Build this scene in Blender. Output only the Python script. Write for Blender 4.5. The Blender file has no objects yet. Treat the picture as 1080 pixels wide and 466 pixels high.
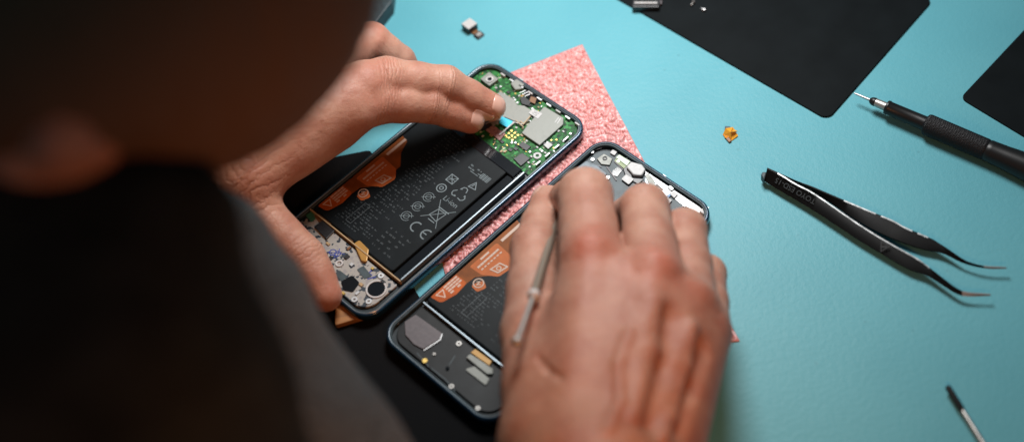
import bpy, math, random
import numpy as np
from mathutils import Matrix, Vector
random.seed(7); rng = np.random.default_rng(7)
S = 0.01                      # everything below is written in centimetres
SC = bpy.context.scene
R = math.radians

# ------------------------------------------------------------ camera
TILT, ROLL, CAMH, FPX = 0.646, -0.1757, 54.2991, 1500.0
_fw = np.array([0, math.sin(TILT), -math.cos(TILT)]); _rt = np.array([1., 0, 0]); _up = np.cross(_rt, _fw)
_c, _s = math.cos(ROLL), math.sin(ROLL)
FW, RT, UP = _fw, _c*_rt+_s*_up, -_s*_rt+_c*_up
CO = np.array([0, 0, CAMH])
cd = bpy.data.cameras.new('camera'); cam = bpy.data.objects.new('camera', cd); SC.collection.objects.link(cam)
M4 = Matrix.Identity(4)
for i in range(3):
    M4[i][0], M4[i][1], M4[i][2], M4[i][3] = RT[i], UP[i], -FW[i], CO[i]*S
cam.matrix_world = M4
cd.sensor_width = 36; cd.lens = 50; cd.clip_start = 0.01; cd.clip_end = 50
cd.dof.use_dof = True; cd.dof.focus_distance = 0.682; cd.dof.aperture_fstop = 3.3; cd.dof.aperture_blades = 8
SC.camera = cam

def ray(px, py):
    return FW + RT*((px-540)/FPX) - UP*((py-233)/FPX)
def at(px, py, z=0.0):
    """world point (cm) at height z over the desk"""
    d = ray(px, py); return CO + d*((z-CO[2])/d[2])
def atd(px, py, depth):
    return CO + ray(px, py)*depth
def pxof(P):
    d = np.asarray(P)-CO; z = d@FW; return 540+FPX*(d@RT)/z, 233-FPX*(d@UP)/z

# ------------------------------------------------------------ world and lamps
w = bpy.data.worlds.new('World'); SC.world = w; w.use_nodes = True
w.node_tree.nodes['Background'].inputs[0].default_value = (0.30, 0.58, 0.75, 1)
w.node_tree.nodes['Background'].inputs[1].default_value = 0.125

def area_lamp(name, loc, target, size, power, col, spread=3.1415):
    l = bpy.data.lights.new(name, 'AREA'); l.shape = 'DISK'; l.size = size*S; l.energy = power; l.color = col
    o = bpy.data.objects.new(name, l); SC.collection.objects.link(o)
    l.spread = spread
    o.location = [v*S for v in loc]
    o.rotation_euler = (Vector(target)-Vector(loc)).to_track_quat('-Z', 'Y').to_euler()
    return o
area_lamp('desk_lamp_light', (9, 60, 36), (3, 47, 0), 17, 1.32, (1.0, 0.99, 0.98), R(126))
area_lamp('room_light', (5, -1, 31), (1, 20, 9), 8, .30, (1.0, 0.36, 0.11), R(104))
SC.view_settings.view_transform = 'Standard'; SC.view_settings.look = 'None'
SC.view_settings.exposure = 0; SC.view_settings.gamma = 1

# ------------------------------------------------------------ materials
def NT(name):
    m = bpy.data.materials.new(name); m.use_nodes = True; nt = m.node_tree
    return m, nt, nt.nodes['Principled BSDF']
def lk(nt, a, b): nt.links.new(a, b)
def mat(name, col, rough=.5, metal=0, var=.0, vscale=300, bump=0, bscale=800, bdist=.0003, sss=0, coat=0, spec=.5, detail=3, rvar=0, stretch=None):
    m, nt, b = NT(name)
    b.inputs['Base Color'].default_value = (*col, 1); b.inputs['Roughness'].default_value = rough
    b.inputs['Metallic'].default_value = metal; b.inputs['Specular IOR Level'].default_value = spec
    if coat: b.inputs['Coat Weight'].default_value = coat; b.inputs['Coat Roughness'].default_value = .08
    tc = nt.nodes.new('ShaderNodeTexCoord'); src = tc.outputs['Object']
    if stretch:
        mp = nt.nodes.new('ShaderNodeMapping'); mp.inputs['Scale'].default_value = stretch; lk(nt, src, mp.inputs[0]); src = mp.outputs[0]
    if var or rvar:
        n = nt.nodes.new('ShaderNodeTexNoise'); n.inputs['Scale'].default_value = vscale; n.inputs['Detail'].default_value = detail
        lk(nt, src, n.inputs['Vector'])
        if var:
            r = nt.nodes.new('ShaderNodeValToRGB'); lk(nt, n.outputs[0], r.inputs[0])
            r.color_ramp.elements[0].position = .3; r.color_ramp.elements[1].position = .7
            r.color_ramp.elements[0].color = (*[c*(1-var) for c in col], 1); r.color_ramp.elements[1].color = (*[min(1, c*(1+var)) for c in col], 1)
            lk(nt, r.outputs[0], b.inputs['Base Color'])
        if rvar:
            mr = nt.nodes.new('ShaderNodeMapRange'); mr.inputs[3].default_value = max(.02, rough-rvar); mr.inputs[4].default_value = rough+rvar
            mr.inputs[1].default_value = .3; mr.inputs[2].default_value = .7
            lk(nt, n.outputs[0], mr.inputs[0]); lk(nt, mr.outputs[0], b.inputs['Roughness'])
    if bump:
        n2 = nt.nodes.new('ShaderNodeTexNoise'); n2.inputs['Scale'].default_value = bscale; n2.inputs['Detail'].default_value = 4
        lk(nt, src, n2.inputs['Vector'])
        bp = nt.nodes.new('ShaderNodeBump'); bp.inputs['Strength'].default_value = bump; bp.inputs['Distance'].default_value = bdist
        lk(nt, n2.outputs[0], bp.inputs['Height']); lk(nt, bp.outputs[0], b.inputs['Normal'])
    return m

def mat_desk():
    m, nt, b = NT('teal_leatherette')
    tc = nt.nodes.new('ShaderNodeTexCoord')
    n = nt.nodes.new('ShaderNodeTexNoise'); n.inputs['Scale'].default_value = 14; n.inputs['Detail'].default_value = 5
    lk(nt, tc.outputs['Object'], n.inputs['Vector'])
    r = nt.nodes.new('ShaderNodeValToRGB'); lk(nt, n.outputs[0], r.inputs[0])
    r.color_ramp.elements[0].position = .3; r.color_ramp.elements[1].position = .7
    r.color_ramp.elements[0].color = (.098, .335, .395, 1); r.color_ramp.elements[1].color = (.118, .375, .435, 1)
    ds = nt.nodes.new('ShaderNodeTexVoronoi'); ds.inputs['Scale'].default_value = 55; lk(nt, tc.outputs['Object'], ds.inputs['Vector'])
    dr = nt.nodes.new('ShaderNodeMapRange'); dr.inputs[1].default_value = .03; dr.inputs[2].default_value = .055; dr.inputs[3].default_value = .22; dr.inputs[4].default_value = 0; lk(nt, ds.outputs['Distance'], dr.inputs[0])
    dm = nt.nodes.new('ShaderNodeMixRGB'); lk(nt, dr.outputs[0], dm.inputs[0]); lk(nt, r.outputs[0], dm.inputs[1]); dm.inputs[2].default_value = (.05, .14, .16, 1)
    lk(nt, dm.outputs[0], b.inputs['Base Color'])
    v = nt.nodes.new('ShaderNodeTexVoronoi'); v.inputs['Scale'].default_value = 800; v.feature = 'DISTANCE_TO_EDGE'
    n2 = nt.nodes.new('ShaderNodeTexNoise'); n2.inputs['Scale'].default_value = 420; n2.inputs['Detail'].default_value = 3
    for q in (v, n2): lk(nt, tc.outputs['Object'], q.inputs['Vector'])
    ad = nt.nodes.new('ShaderNodeMath'); ad.operation = 'MULTIPLY_ADD'; lk(nt, n2.outputs[0], ad.inputs[0]); ad.inputs[1].default_value = 1.6
    mx = nt.nodes.new('ShaderNodeMath'); mx.operation = 'MINIMUM'; lk(nt, v.outputs[0], mx.inputs[0]); mx.inputs[1].default_value = .22
    lk(nt, mx.outputs[0], ad.inputs[2])
    bp = nt.nodes.new('ShaderNodeBump'); bp.inputs['Strength'].default_value = .4; bp.inputs['Distance'].default_value = .00028
    lk(nt, ad.outputs[0], bp.inputs['Height']); lk(nt, bp.outputs[0], b.inputs['Normal'])
    b.inputs['Roughness'].default_value = .46; b.inputs['Specular IOR Level'].default_value = .22
    return m

def mat_skin(name='skin', base=(.425, .225, .158), red=(.46, .12, .07)):
    m, nt, b = NT(name)
    tc = nt.nodes.new('ShaderNodeTexCoord'); O = tc.outputs['Object']
    def noise(sc, det=4, vec=O):
        n = nt.nodes.new('ShaderNodeTexNoise'); n.inputs['Scale'].default_value = sc; n.inputs['Detail'].default_value = det; lk(nt, vec, n.inputs['Vector']); return n
    n1 = noise(85, 6); r = nt.nodes.new('ShaderNodeValToRGB'); lk(nt, n1.outputs[0], r.inputs[0])
    e = r.color_ramp.elements; e[0].position = .36; e[1].position = .64
    e[0].color = (base[0]*.90, base[1]*.78, base[2]*.76, 1); e[1].color = (min(1, base[0]*1.08), base[1]*1.12, base[2]*1.14, 1)
    at_ = nt.nodes.new('ShaderNodeAttribute'); at_.attribute_name = 'redness'
    n3 = noise(160, 3); mm = nt.nodes.new('ShaderNodeMath'); mm.operation = 'MULTIPLY'; lk(nt, at_.outputs['Fac'], mm.inputs[0]); 
    mr = nt.nodes.new('ShaderNodeMapRange'); mr.inputs[1].default_value = .3; mr.inputs[2].default_value = .6; mr.inputs[3].default_value = .55; mr.inputs[4].default_value = 1
    lk(nt, n3.outputs[0], mr.inputs[0]); lk(nt, mr.outputs[0], mm.inputs[1])
    mx = nt.nodes.new('ShaderNodeMixRGB'); lk(nt, mm.outputs[0], mx.inputs[0]); lk(nt, r.outputs[0], mx.inputs[1]); mx.inputs[2].default_value = (*red, 1)
    # freckles and pores
    n4 = noise(420, 2); r4 = nt.nodes.new('ShaderNodeValToRGB'); lk(nt, n4.outputs[0], r4.inputs[0])
    r4.color_ramp.elements[0].position = .66; r4.color_ramp.elements[0].color = (0, 0, 0, 1); r4.color_ramp.elements[1].position = .78; r4.color_ramp.elements[1].color = (.5, .5, .5, 1)
    mx2 = nt.nodes.new('ShaderNodeMixRGB'); lk(nt, r4.outputs[0], mx2.inputs[0]); lk(nt, mx.outputs[0], mx2.inputs[1]); mx2.inputs[2].default_value = (.26, .10, .06, 1)
    tn = nt.nodes.new('ShaderNodeAttribute'); tn.attribute_name = 'painted_warm_light'  # dim orange light on wrists and head, painted into the skin colour
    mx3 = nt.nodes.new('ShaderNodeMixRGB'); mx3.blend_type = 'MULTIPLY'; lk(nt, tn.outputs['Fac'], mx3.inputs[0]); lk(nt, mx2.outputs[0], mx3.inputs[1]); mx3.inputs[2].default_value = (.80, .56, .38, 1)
    lk(nt, mx3.outputs[0], b.inputs['Base Color'])
    b.inputs['Roughness'].default_value = .5; b.inputs['Specular IOR Level'].default_value = .4
    b.inputs['Subsurface Weight'].default_value = .22; b.inputs['Subsurface Radius'].default_value = (1, .35, .2); b.inputs['Subsurface Scale'].default_value = .004
    v = nt.nodes.new('ShaderNodeTexVoronoi'); v.inputs['Scale'].default_value = 900; v.feature = 'DISTANCE_TO_EDGE'
    mpp = nt.nodes.new('ShaderNodeMapping'); mpp.inputs['Rotation'].default_value = (0, 0, .6); mpp.inputs['Scale'].default_value = (.7, 1.3, 1)
    lk(nt, O, mpp.inputs[0]); 
    nz = noise(250, 4); mv = nt.nodes.new('ShaderNodeVectorMath'); mv.operation = 'MULTIPLY_ADD'
    lk(nt, nz.outputs['Color'], mv.inputs[0]); mv.inputs[1].default_value = (.002, .002, .002); lk(nt, mpp.outputs[0], mv.inputs[2]); lk(nt, mv.outputs[0], v.inputs['Vector'])
    n5 = noise(240, 7)
    a1 = nt.nodes.new('ShaderNodeMath'); a1.operation = 'MULTIPLY_ADD'; lk(nt, n5.outputs[0], a1.inputs[0]); a1.inputs[1].default_value = 1.6
    mnn = nt.nodes.new('ShaderNodeMath'); mnn.operation = 'MINIMUM'; lk(nt, v.outputs[0], mnn.inputs[0]); mnn.inputs[1].default_value = .15; lk(nt, mnn.outputs[0], a1.inputs[2])
    # creases running across the joints (phase and mask stored on the mesh)
    wc = nt.nodes.new('ShaderNodeAttribute'); wc.attribute_name = 'crease_phase'; wm = nt.nodes.new('ShaderNodeAttribute'); wm.attribute_name = 'crease_mask'
    nw = noise(170, 3); ph = nt.nodes.new('ShaderNodeMath'); ph.operation = 'MULTIPLY_ADD'; lk(nt, nw.outputs[0], ph.inputs[0]); ph.inputs[1].default_value = 7; lk(nt, wc.outputs['Fac'], ph.inputs[2])
    sn = nt.nodes.new('ShaderNodeMath'); sn.operation = 'SINE'; lk(nt, ph.outputs[0], sn.inputs[0])
    ab = nt.nodes.new('ShaderNodeMath'); ab.operation = 'ABSOLUTE'; lk(nt, sn.outputs[0], ab.inputs[0])
    pw = nt.nodes.new('ShaderNodeMath'); pw.operation = 'POWER'; lk(nt, ab.outputs[0], pw.inputs[0]); pw.inputs[1].default_value = .5
    ml = nt.nodes.new('ShaderNodeMath'); ml.operation = 'MULTIPLY'; lk(nt, pw.outputs[0], ml.inputs[0]); lk(nt, wm.outputs['Fac'], ml.inputs[1])
    a2 = nt.nodes.new('ShaderNodeMath'); a2.operation = 'MULTIPLY_ADD'; lk(nt, ml.outputs[0], a2.inputs[0]); a2.inputs[1].default_value = 1.5; lk(nt, a1.outputs[0], a2.inputs[2])
    bp = nt.nodes.new('ShaderNodeBump'); bp.inputs['Strength'].default_value = .7; bp.inputs['Distance'].default_value = .00045
    lk(nt, a2.outputs[0], bp.inputs['Height']); lk(nt, bp.outputs[0], b.inputs['Normal'])
    return m

def mat_foam():
    m, nt, b = NT('pink_bubble_film')
    tc = nt.nodes.new('ShaderNodeTexCoord')
    n = nt.nodes.new('ShaderNodeTexNoise'); n.inputs['Scale'].default_value = 560; n.inputs['Detail'].default_value = 3; lk(nt, tc.outputs['Object'], n.inputs['Vector'])
    r = nt.nodes.new('ShaderNodeValToRGB'); lk(nt, n.outputs[0], r.inputs[0]); e = r.color_ramp.elements
    e[0].position = .42; e[0].color = (.54, .20, .19, 1); e[1].position = .66; e[1].color = (.68, .36, .345, 1)
    lk(nt, r.outputs[0], b.inputs['Base Color']); b.inputs['Roughness'].default_value = .36
    b.inputs['Subsurface Weight'].default_value = .2; b.inputs['Subsurface Scale'].default_value = .003
    return m

def mat_pcb():
    m, nt, b = NT('green_circuit_board')
    tc = nt.nodes.new('ShaderNodeTexCoord')
    v = nt.nodes.new('ShaderNodeTexVoronoi'); v.inputs['Scale'].default_value = 750; v.distance = 'CHEBYCHEV'; lk(nt, tc.outputs['Object'], v.inputs['Vector'])
    r = nt.nodes.new('ShaderNodeValToRGB'); lk(nt, v.outputs['Color'], r.inputs[0]); r.color_ramp.interpolation = 'CONSTANT'
    e = r.color_ramp.elements; e[0].position = 0; e[0].color = (.010, .085, .018, 1); e[1].position = .45; e[1].color = (.02, .15, .03, 1)
    for p, c in ((.66, (.005, .03, .012, 1)), (.8, (.04, .24, .06, 1)), (.9, (.42, .46, .33, 1)), (.95, (.35, .22, .06, 1))):
        x = e.new(p); x.color = c
    lk(nt, r.outputs[0], b.inputs['Base Color']); b.inputs['Roughness'].default_value = .5; b.inputs['Specular IOR Level'].default_value = .2
    return m

def mat_bottom_board():
    m, nt, b = NT('white_board_with_ink')
    tc = nt.nodes.new('ShaderNodeTexCoord')
    n = nt.nodes.new('ShaderNodeTexNoise'); n.inputs['Scale'].default_value = 330; n.inputs['Detail'].default_value = 1.5; lk(nt, tc.outputs['Object'], n.inputs['Vector'])
    r = nt.nodes.new('ShaderNodeValToRGB'); lk(nt, n.outputs[0], r.inputs[0]); r.color_ramp.interpolation = 'CONSTANT'
    e = r.color_ramp.elements; e[0].position = 0; e[0].color = (.018, .028, .042, 1); e[1].position = .43; e[1].color = (.30, .29, .265, 1)
    x = e.new(.62); x.color = (.25, .24, .24, 1)
    lk(nt, r.outputs[0], b.inputs['Base Color']); b.inputs['Roughness'].default_value = .4
    return m

MT = dict(
    desk=mat_desk(), skin=mat_skin(), foam=mat_foam(), pcb=mat_pcb(), inkboard=mat_bottom_board(),
    frame=mat('navy_anodised', (.008, .034, .065), .24, .5, coat=.5),
    rim=mat('polished_rim', (.30, .36, .40), .35, .7),
    midframe=mat('dark_midframe', (.012, .017, .02), .4, .3, var=.4, vscale=150),
    battery=mat('battery_film', (.007, .0095, .011), .4, 0, var=.2, vscale=120, bump=.2, bscale=90, spec=.09),
    gloss=mat('glossy_black', (.008, .009, .011), .12, 0, coat=.4, bump=.1, bscale=60),
    print=mat('grey_print', (.105, .14, .152), .6), printdim=mat('dim_print', (.032, .043, .048), .6),
    orange=mat('orange_tape', (.34, .07, .008), .5, 0, var=.35, vscale=90, spec=.15),
    orangelt=mat('orange_label', (.42, .11, .027), .5, var=.12, vscale=200, spec=.15), umber=mat('umber_tape', (.20, .055, .006), .5, var=.3, vscale=120, spec=.15), whiteprint=mat('white_print', (.50, .36, .28), .6),
    shield=mat('shield_metal', (.20, .205, .185), .5, .25, var=.10, vscale=500, rvar=.08),
    silver=mat('silver', (.5, .5, .5), .4, .8), steel=mat('steel', (.36, .35, .33), .4, .7, var=.1),
    gold=mat('gold_contact', (.85, .58, .18), .3, 1), kapton=mat('amber_flex', (.75, .36, .03), .3, .1, coat=.4),
    brown=mat('brown_flex', (.16, .07, .025), .4, .2), white=mat('white_plastic', (.44, .43, .42), .45, var=.1, vscale=700),
    cyan=mat('cyan_tape', (.02, .52, .72), .5), chip=mat('black_chip', (.015, .015, .017), .35, var=.3, vscale=900),
    tan=mat('tan_ceramic', (.36, .25, .13), .4), ink=mat('blue_ink', (.015, .03, .22), .5),
    mauve=mat('mauve_plate', (.085, .075, .08), .5, .3, var=.12, vscale=500), slate=mat('slate_plate', (.028, .045, .052), .5, .1, var=.35, vscale=250),
    bluec=mat('blue_connector', (.02, .16, .36), .4), rubber=mat('black_rubber', (.006, .008, .009), .6, 0, var=.15, vscale=60, bump=.3, bscale=1500, bdist=.0001, spec=.05),
    cloth=mat('black_cloth', (.006, .006, .0065), .95, bump=.4, bscale=1200, spec=.1),
    blackmetal=mat('black_lacquer', (.004, .004, .004), .34, 0, spec=.13), grip=mat('black_anodised', (.008, .008, .008), .38, 0, spec=.35),
    knurl=None, wood=mat('tan_wood', (.30, .125, .03), .6, 0, var=.25, vscale=60, stretch=(1, 8, 1)),
    nail=mat('fingernail', (.56, .34, .27), .28, 0, var=.06, vscale=200, coat=.25),
    hair=mat('dark_hair', (.10, .052, .028), .75, 0, bump=.8, bscale=500, bdist=.001, spec=.2),
    vest=mat('black_jacket_cloth', (.013, .0135, .012), .95, 0, var=.3, vscale=60, bump=.5, bscale=700, spec=.1),
    knit=None, eye=mat('eye_white', (.7, .68, .65), .2),
)
def mat_knit():
    m, nt, b = NT('charcoal_knit')
    tc = nt.nodes.new('ShaderNodeTexCoord')
    n = nt.nodes.new('ShaderNodeTexNoise'); n.inputs['Scale'].default_value = 480; n.inputs['Detail'].default_value = 5; lk(nt, tc.outputs['Object'], n.inputs['Vector'])
    n2 = nt.nodes.new('ShaderNodeTexNoise'); n2.inputs['Scale'].default_value = 40; lk(nt, tc.outputs['Object'], n2.inputs['Vector'])
    r = nt.nodes.new('ShaderNodeValToRGB'); lk(nt, n.outputs[0], r.inputs[0]); e = r.color_ramp.elements
    e[0].position = .3; e[0].color = (.022, .026, .027, 1); e[1].position = .7; e[1].color = (.074, .080, .082, 1)
    lk(nt, r.outputs[0], b.inputs['Base Color']); b.inputs['Roughness'].default_value = .95; b.inputs['Specular IOR Level'].default_value = .1
    b.inputs['Sheen Weight'].default_value = .05
    bp = nt.nodes.new('ShaderNodeBump'); bp.inputs['Strength'].default_value = .8; bp.inputs['Distance'].default_value = .001
    lk(nt, n.outputs[0], bp.inputs['Height']); lk(nt, bp.outputs[0], b.inputs['Normal'])
    return m
MT['knit'] = mat_knit()
MT['glint'] = mat('painted_glint', (.42, .43, .43), .42, .8, var=.5, vscale=330)  # pale steel colour that paints a broken lamp glint
MT['knurl'] = mat('knurled_metal', (.006, .006, .007), .4, 0, spec=.22)

# ------------------------------------------------------------ object helpers
def tag(o, label=None, cat=None, group=None, kind=None):
    if label: o['label'] = label
    if cat: o['category'] = cat
    if group: o['group'] = group
    if kind: o['kind'] = kind
    return o
def empty(name, loc, rz, label, cat, group=None):
    o = bpy.data.objects.new(name, None); SC.collection.objects.link(o)
    o.location = [v*S for v in loc]; o.rotation_euler = (0, 0, rz); o.empty_display_size = .01
    return tag(o, label, cat, group)
def mk(name, V, F, m, parent=None, smooth=False, bevel=0):
    me = bpy.data.meshes.new(name); me.from_pydata([[float(a)*S for a in v] for v in V], [], [tuple(int(i) for i in f) for f in F]); me.validate()
    me.materials.append(MT[m] if isinstance(m, str) else m)
    o = bpy.data.objects.new(name, me); SC.collection.objects.link(o)
    if smooth: me.polygons.foreach_set('use_smooth', [True]*len(me.polygons))
    if parent: o.parent = parent
    if bevel:
        b = o.modifiers.new('bevel', 'BEVEL'); b.width = bevel*S; b.segments = 2; b.limit_method = 'ANGLE'
    return o
class MB:
    def __init__(s): s.V = []; s.F = []
    def add(s, V, F):
        k = len(s.V); s.V += [tuple(v) for v in V]; s.F += [tuple(i+k for i in f) for f in F]; return s
    def prism(s, pts, z0, z1):
        """pts: 2-D outline; z0/z1 scalars or per-vertex lists"""
        n = len(pts)
        a = sum(pts[i][0]*pts[(i+1) % n][1]-pts[(i+1) % n][0]*pts[i][1] for i in range(n))
        if a < 0: pts = pts[::-1]
        V = [(p[0], p[1], z0) for p in pts]+[(p[0], p[1], z1) for p in pts]
        F = [tuple(range(n))[::-1], tuple(range(n, 2*n))]+[(i, (i+1) % n, n+(i+1) % n, n+i) for i in range(n)]
        return s.add(V, F)
    def box(s, cx, cy, wx, wy, z0, z1, a=0):
        c, q = math.cos(a), math.sin(a)
        P = [(cx+c*x-q*y, cy+q*x+c*y) for x, y in ((-wx/2, -wy/2), (wx/2, -wy/2), (wx/2, wy/2), (-wx/2, wy/2))]
        return s.prism(P, z0, z1)
    def cyl(s, cx, cy, r, z0, z1, n=20):
        return s.prism([(cx+r*math.cos(2*math.pi*i/n), cy+r*math.sin(2*math.pi*i/n)) for i in range(n)], z0, z1)
    def stroke(s, pts, wd, z, close=False):
        """flat drawn line of width wd"""
        if close: pts = list(pts)+[pts[0]]
        if not hasattr(s, 'k'): s.k = 0
        for a, b in zip(pts[:-1], pts[1:]):
            dx, dy = b[0]-a[0], b[1]-a[1]; L = math.hypot(dx, dy) or 1; ux, uy = dx/L, dy/L; nx, ny = -uy*wd/2, ux*wd/2; e = wd*.3; s.k += 1; z_ = z+(s.k % 40)*.00025
            s.add([(a[0]-ux*e+nx, a[1]-uy*e+ny, z_), (a[0]-ux*e-nx, a[1]-uy*e-ny, z_), (b[0]+ux*e-nx, b[1]+uy*e-ny, z_), (b[0]+ux*e+nx, b[1]+uy*e+ny, z_)], [(0, 1, 2, 3)])
        return s
    def arc(s, cx, cy, r, a0, a1, wd, z, n=16):
        return s.stroke([(cx+r*math.cos(R(a0+(a1-a0)*i/n)), cy+r*math.sin(R(a0+(a1-a0)*i/n))) for i in range(n+1)], wd, z)
    def quad(s, P, z): return s.add([(p[0], p[1], z) for p in P], [tuple(range(len(P)))])
    def ring(s, cx, cy, ro, ri, z0, z1, n=24):
        V = []; F = []
        for i in range(n):
            c, q = math.cos(2*math.pi*i/n), math.sin(2*math.pi*i/n)
            V += [(cx+ro*c, cy+ro*q, z0), (cx+ro*c, cy+ro*q, z1), (cx+ri*c, cy+ri*q, z1), (cx+ri*c, cy+ri*q, z0)]
            j = (i+1) % n
            F += [(4*i, 4*j, 4*j+1, 4*i+1), (4*i+1, 4*j+1, 4*j+2, 4*i+2), (4*i+2, 4*j+2, 4*j+3, 4*i+3)]
        return s.add(V, F)
    def tube(s, P, rad, n=16, cap=True):
        """round tube along points with radii"""
        P = [np.array(p, float) for p in P]; k = len(P); base = []
        t0 = P[-1]-P[0]; t0 /= np.linalg.norm(t0); h = np.array([0, 0, 1.]) if abs(t0[2]) < .9 else np.array([1., 0, 0])
        V = []; F = []
        for i in range(k):
            t = P[min(i+1, k-1)]-P[max(i-1, 0)]; L = np.linalg.norm(t); t = t/L if L > 1e-9 else t0
            u = np.cross(h, t); u /= np.linalg.norm(u); v = np.cross(t, u)
            for j in range(n):
                a = 2*math.pi*j/n; V.append(P[i]+rad[i]*(math.cos(a)*u+math.sin(a)*v))
        for i in range(k-1):
            for j in range(n):
                j2 = (j+1) % n; F.append((i*n+j, i*n+j2, (i+1)*n+j2, (i+1)*n+j))
        if cap: F.append(tuple(range(n))[::-1]); F.append(tuple(range((k-1)*n, k*n)))
        return s.add(V, F)
    def build(s, name, m, parent=None, smooth=False, bevel=0): return mk(name, s.V, s.F, m, parent, smooth, bevel)
def smooth_angle(o, deg=40):
    me = o.data; me.polygons.foreach_set('use_smooth', [True]*len(me.polygons))
    try: me.set_sharp_from_angle(angle=R(deg))
    except Exception: pass
    return o
def rrect(W, L, r, n=10, dx=0, dy=0):
    P = []
    for cx, cy, a0 in ((W/2-r, L/2-r, 0), (-W/2+r, L/2-r, 90), (-W/2+r, -L/2+r, 180), (W/2-r, -L/2+r, 270)):
        for i in range(n+1):
            a = R(a0+90*i/n); P.append((dx+cx+r*math.cos(a), dy+cy+r*math.sin(a)))
    return P
def rpoly(P, rad, n=8):
    """polygon with rounded corners (rad list)"""
    out = []; k = len(P)
    for i in range(k):
        p = np.array(P[i][:2], float); a = np.array(P[i-1][:2], float)-p; b = np.array(P[(i+1) % k][:2], float)-p
        a /= np.linalg.norm(a); b /= np.linalg.norm(b); r = rad[i] if isinstance(rad, (list, tuple)) else rad
        if r <= 0: out.append(tuple(p)); continue
        th = math.acos(np.clip(a@b, -1, 1)); d = r/math.tan(th/2); c = p+(a+b)/np.linalg.norm(a+b)*(r/math.sin(th/2))
        s0, s1 = p+a*d-c, p+b*d-c; t0 = math.atan2(s0[1], s0[0]); t1 = math.atan2(s1[1], s1[0]); dt = (t1-t0+math.pi) % (2*math.pi)-math.pi
        for j in range(n+1): t = t0+dt*j/n; out.append((c[0]+r*math.cos(t), c[1]+r*math.sin(t)))
    return out
def text(name, body, size, loc, m, parent, rot=0, matrix=None, ext=0.002, font_w=0):
    cu = bpy.data.curves.new(name, 'FONT'); cu.body = body; cu.size = size*S; cu.align_x = 'CENTER'; cu.align_y = 'CENTER'; cu.resolution_u = 3; cu.offset = font_w*S
    t = bpy.data.objects.new('tmp', cu); SC.collection.objects.link(t)
    bpy.context.view_layer.update()
    me = bpy.data.meshes.new_from_object(t.evaluated_get(bpy.context.evaluated_depsgraph_get())); bpy.data.objects.remove(t)
    me.materials.clear(); me.materials.append(MT[m]); o = bpy.data.objects.new(name, me); SC.collection.objects.link(o); o.parent = parent
    if matrix is not None: me.transform(matrix)
    else: me.transform(Matrix.Translation([v*S for v in loc]) @ Matrix.Rotation(rot, 4, 'Z'))
    return o

# ------------------------------------------------------------ the desk
o = mk('tabletop', [(-34, -6, 0), (90, -6, 0), (90, 130, 0), (-34, 130, 0)], [(0, 1, 2, 3)], 'desk')
tag(o, 'teal leatherette work mat covering the whole desk', kind='structure')

# black sheet lying under the left ends of both phones
def flat(name, px, z0, z1, m, rad, label, cat, bevel=.03, group=None):
    P = [at(x, y, z1) for x, y in px]
    b = MB().prism(rpoly(P, rad), z0, z1)
    o = b.build(name, m, None, bevel=bevel); return tag(o, label, cat, group)
flat('cloth_sheet', [(90, 190), (345, 167), (391, 158), (402, 190), (438, 306), (575, 520), (500, 900), (60, 800)], .004, .045, 'cloth', [.2, .2, .3, .3, .4, .3, .3, .3],
     'plain black cloth lying under the lower ends of both opened phones', 'cloth', .01)
flat('wooden_strip', [(354, 318), (394, 324), (386, 333), (353, 343)], .05, .35, 'wood', .1,
     'short tan wooden strip poking out under the thumb and the phone corner', 'wooden strip', .04)

# pink bubble sheet: real little domes
def foam():
    C4 = [at(x, y, .05)[:2] for x, y in ((614, 47), (780, 359), (495, 400), (430, 119))]
    A, B, Cc, D = [np.array(c) for c in C4]
    n1, n2 = 330, 280
    u = np.linspace(0, 1, n1)[:, None, None]; v = np.linspace(0, 1, n2)[None, :, None]
    P = (1-u)*(1-v)*A+u*(1-v)*B+u*v*Cc+(1-u)*v*D
    # slightly wavy cut edges
    X, Y = P[..., 0], P[..., 1]
    pit = .22; h = np.zeros_like(X); ii, jj = np.floor(X/pit).astype(int), np.floor(Y/pit).astype(int)
    def hsh(a, b, s): 
        q = np.sin(a*127.1+b*311.7+s*74.7)*43758.5453; return q-np.floor(q)
    for da in (-1, 0, 1):
        for db in (-1, 0, 1):
            a, b = ii+da, jj+db
            cx = (a+.5+.9*(hsh(a, b, 1)-.5))*pit; cy = (b+.5+.9*(hsh(a, b, 2)-.5))*pit
            rr = .085+.04*hsh(a, b, 3); d2 = ((X-cx)**2+(Y-cy)**2)/rr**2
            h = np.maximum(h, np.sqrt(np.clip(1-d2, 0, 1))*(.05+.10*hsh(a, b, 4)))
    h += .012*np.sin(X*9+3*np.sin(Y*5))*np.sin(Y*11+2*np.sin(X*4))
    edge = np.minimum(np.minimum(u[..., 0], 1-u[..., 0]), np.minimum(v[..., 0], 1-v[..., 0])); h *= np.clip(edge*60, 0, 1)
    Z = .05+np.clip(h, -.02, 1)
    V = np.stack([X, Y, Z], -1).reshape(-1, 3)
    V2 = V.copy(); V2[:, 2] = .006
    idx = np.arange(n1*n2).reshape(n1, n2)
    q = np.stack([idx[:-1, :-1], idx[1:, :-1], idx[1:, 1:], idx[:-1, 1:]], -1).reshape(-1, 4)
    N = n1*n2
    bd = list(idx[:, 0])+list(idx[-1, 1:])+list(idx[-2::-1, -1])+list(idx[0, -2:0:-1])
    F = [tuple(f)[::-1] for f in q]
    for a, b in zip(bd, bd[1:]+bd[:1]): F.append((a, b, b+N, a+N))
    o = mk('bubble_wrap_sheet', np.vstack([V, V2]), F, 'foam', None, True)
    tag(o, 'pink antistatic bubble wrap sheet spread under the two opened phones', 'bubble wrap')
foam()

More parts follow.
